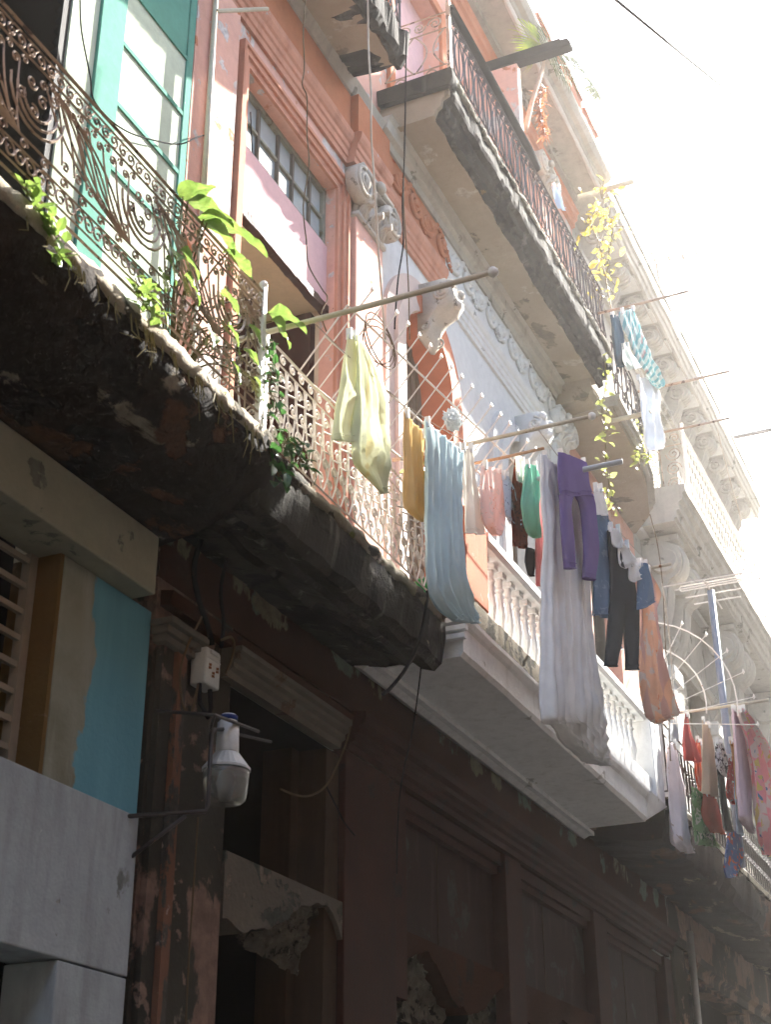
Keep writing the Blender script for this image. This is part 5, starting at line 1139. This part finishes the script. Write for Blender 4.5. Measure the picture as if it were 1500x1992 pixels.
mb = MB().tube(smoothpath(PATH['palm_d'], 5), .014, 5, .006); frond(mb, PATH['palm_d'], 36, .38, .045, (.2,-1,.5), .5); mb.build('frond', 'frond', pt)
mb = MB().tube(smoothpath(PATH['deadfrond'], 5), .012, 5)
P = smoothpath(PATH['deadfrond'], 8)
for k in range(230):
    p = P[rnd.randrange(len(P))]; mb.leaf(p, (rnd.gauss(0,.8), rnd.gauss(0,.5), -1+rnd.gauss(0,.5)), (rnd.gauss(0,1),-1,.1), .10+.12*rnd.random(), .018, .2)
mb.build('dead_frond', 'dead', pt)
def leafy(name, label, cat, pathkeys, n, ln, wd, spread, mat, stemr=.008, loc=None, hangdown=.3):
    t = thing(name, label, cat, loc or PATH[pathkeys[0]][0])
    sm = MB(); lm = MB()
    for key in pathkeys:
        P = smoothpath(PATH[key], 8); sm.tube(P, stemr, 5, stemr*.5)
        for k in range(n):
            p = P[rnd.randrange(len(P))]; q = p+Vector((rnd.gauss(0,spread), rnd.gauss(0,spread), rnd.gauss(0,spread)))
            if rnd.random() < .35: sm.tube([p, q], stemr*.45, 4)
            lm.leaf(q, (rnd.gauss(0,1), rnd.gauss(0,1), -hangdown+rnd.gauss(0,.6)), (rnd.gauss(0,.6),-1,.6+rnd.gauss(0,.4)), ln*(.6+.7*rnd.random()), wd*(.7+.5*rnd.random()))
    sm.build('stem', 'stem', t); lm.build('leaves', mat, t)
    return t
leafy('shrub', 'thin yellow-leaved shrub sprouting from the upper railing against the sky', 'shrub', ['bush','bush2'], 60, .15, .07, .13, 'leafyel', .010)
leafy('hanging_vine', 'long vine with heart leaves hanging from the dark slab corner', 'vine', ['vine_a'], 64, .10, .08, .05, 'vinel', .007)
leafy('hanging_vine', 'short bushy vine hanging in front of the white robe', 'vine', ['vine_b'], 46, .12, .07, .09, 'vinel', .007)
PATH['roofweed'] = [(28.5,-.6,16.2),(29.0,-1.0,16.0),(29.6,-1.4,15.9)]
leafy('roof_weed', 'sparse weed growing from the far end of the roof edge', 'plant', ['roofweed'], 26, .22, .10, .55, 'vinel', .006)
# big-leaved potted plant on the left balcony
bl = thing('balcony_plant', 'lush plant with very big leaves leaning over the left balcony rail', 'plant', (6.2, -.8, 6.2))
st = MB(); lv = MB()
BIG = ((5.74,7.13,.0,-.35,.08,.22,.16),(5.80,7.14,.40,-.30,.06,.30,.20),(5.98,7.14,.45,-.42,.0,.42,.23),(6.02,7.14,.6,-.2,.0,.26,.18),(6.28,7.10,.7,-.2,.02,.24,.16),(6.84,7.0,.3,-.3,.0,.25,.22))
for x, z, dx, dy, dz, ln, wd in BIG:
    st.tube(smoothpath([(6.25,-.6,6.16),(.5*(6.25+x),-.75,.5*(6.2+z)+.2),(x,-.93,z)], 5), .009, 5, .005)
    lv.bigleaf((x,-.93,z), (dx,dy,dz), (.1,-.5,1), ln, wd, x*7)
for (x, z, dx, dz, ln, wd) in ((5.72,6.72,-.2,-.25,.20,.13),(5.80,6.78,.25,-.3,.22,.15),(5.66,6.62,.1,-.4,.2,.13),(5.86,6.64,.2,-.35,.22,.14),(6.05,6.62,.1,-.4,.20,.13),(6.25,6.78,.35,-.2,.20,.14),(6.35,6.60,.2,-.4,.22,.13),(6.15,6.45,-.1,-.4,.18,.12),(5.6,6.5,0,-.4,.18,.12),(6.90,6.98,.25,-.30,.24,.20),(6.45,6.9,.3,.1,.18,.13),(6.7,6.42,.1,-.4,.18,.12),(6.55,6.55,.3,-.2,.18,.12),(6.6,6.75,.2,-.3,.20,.13),(5.98,6.85,-.2,-.2,.18,.12),(6.7,6.85,.3,-.25,.18,.13),(6.42,6.38,.1,-.4,.18,.12)):
    st.tube(smoothpath([(6.25,-.6,6.16),(.5*(6.25+x),-.72,.5*(6.2+z)+.15),(x,-.90,z)], 5), .008, 5, .004)
    if rnd.random() < .7: lv.bigleaf((x,-.92,z), (dx,-.25,dz), (.1,-.6,1), ln*.85, wd*.95, x*5)
st.build('stem', 'stem', bl); lv.build('leaves', 'leaf', bl)
def patch(name, label, pts, n, sp, ln, mat):
    t = thing(name, label, 'plant', pts[0]); lm = MB(); sm = MB()
    for k in range(n):
        a = Vector(pts[k % len(pts)]); p = a+Vector((rnd.gauss(0,sp), rnd.gauss(0,sp*.5), rnd.gauss(0,sp*.7)))
        sm.tube([a, p], .003, 4)
        lm.leaf(p, (rnd.gauss(0,1),-.4+rnd.gauss(0,.6),rnd.gauss(0,.8)), (rnd.gauss(0,.5),-.6,1), ln*(.6+.8*rnd.random()), ln*.6)
    sm.build('stem', 'stem', t); lm.build('leaves', mat, t)
patch('creeper', 'bright green creeper at the far left of the ragged balcony edge', [(4.40,-.95,6.16),(4.50,-.95,6.12),(4.60,-.95,6.08),(4.66,-.96,5.98)], 40, .05, .09, 'leaf')
patch('creeper', 'small creeper halfway along the ragged left balcony edge', [(5.36,-.96,6.2),(5.45,-.96,6.14),(5.5,-.96,6.24)], 28, .05, .09, 'leaf')
patch('creeper', 'leafy weed at the corner post where the left balcony ends', [(6.82,-.92,6.72),(6.86,-.92,6.55),(6.9,-.92,6.42),(6.92,-.92,6.30),(6.84,-.92,6.62)], 40, .06, .075, 'leafdark')
patch('creeper', 'dark green weed rooted in the mossy balcony lip below the white scrollwork', [(7.30,-.86,6.30),(7.38,-.88,6.22),(7.22,-.86,6.26)], 46, .07, .085, 'leafdark')
patch('creeper', 'dark weed tuft hanging under the left end of the mossy slab', [(6.98,-.90,6.0),(7.02,-.90,5.94)], 26, .05, .10, 'leafdark')
patch('creeper', 'yellow green plant behind the light blue sheet', [(9.75,-.75,7.25),(9.95,-.75,7.35),(10.1,-.78,7.30)], 40, .09, .12, 'vinel')
# roots and dead stems under the ragged left balcony edge
mb = MB()
for k in range(46):
    x = 4.2+2.7*rnd.random(); z = 6.0; l_ = .06+.16*rnd.random()**2
    mb.tube([(x,-.93,z+.06),(x+rnd.gauss(0,.02),-.95,z-l_*.5),(x+rnd.gauss(0,.05),-.95+rnd.gauss(0,.02),z-l_)], .006, 4, .002)
mb.build('hanging_roots', 'stem')['kind'] = 'stuff'

# ================================================================== even haze volume, added in place of the lens's veiling glare
hz = MB().box(-72, 112, -21, 21, -1.4, 26.2).build('haze', 'glass'); hz['kind'] = 'stuff'
hm = bpy.data.materials.new('glare_haze'); hm.use_nodes = True; t = hm.node_tree; t.nodes.clear()
pv = t.nodes.new('ShaderNodeVolumePrincipled'); ou = t.nodes.new('ShaderNodeOutputMaterial')
pv.inputs['Color'].default_value = (1,.98,.95,1); pv.inputs['Density'].default_value = HAZE; pv.inputs['Anisotropy'].default_value = .85
t.links.new(pv.outputs[0], ou.inputs['Volume']); hz.data.materials.clear(); hz.data.materials.append(hm)
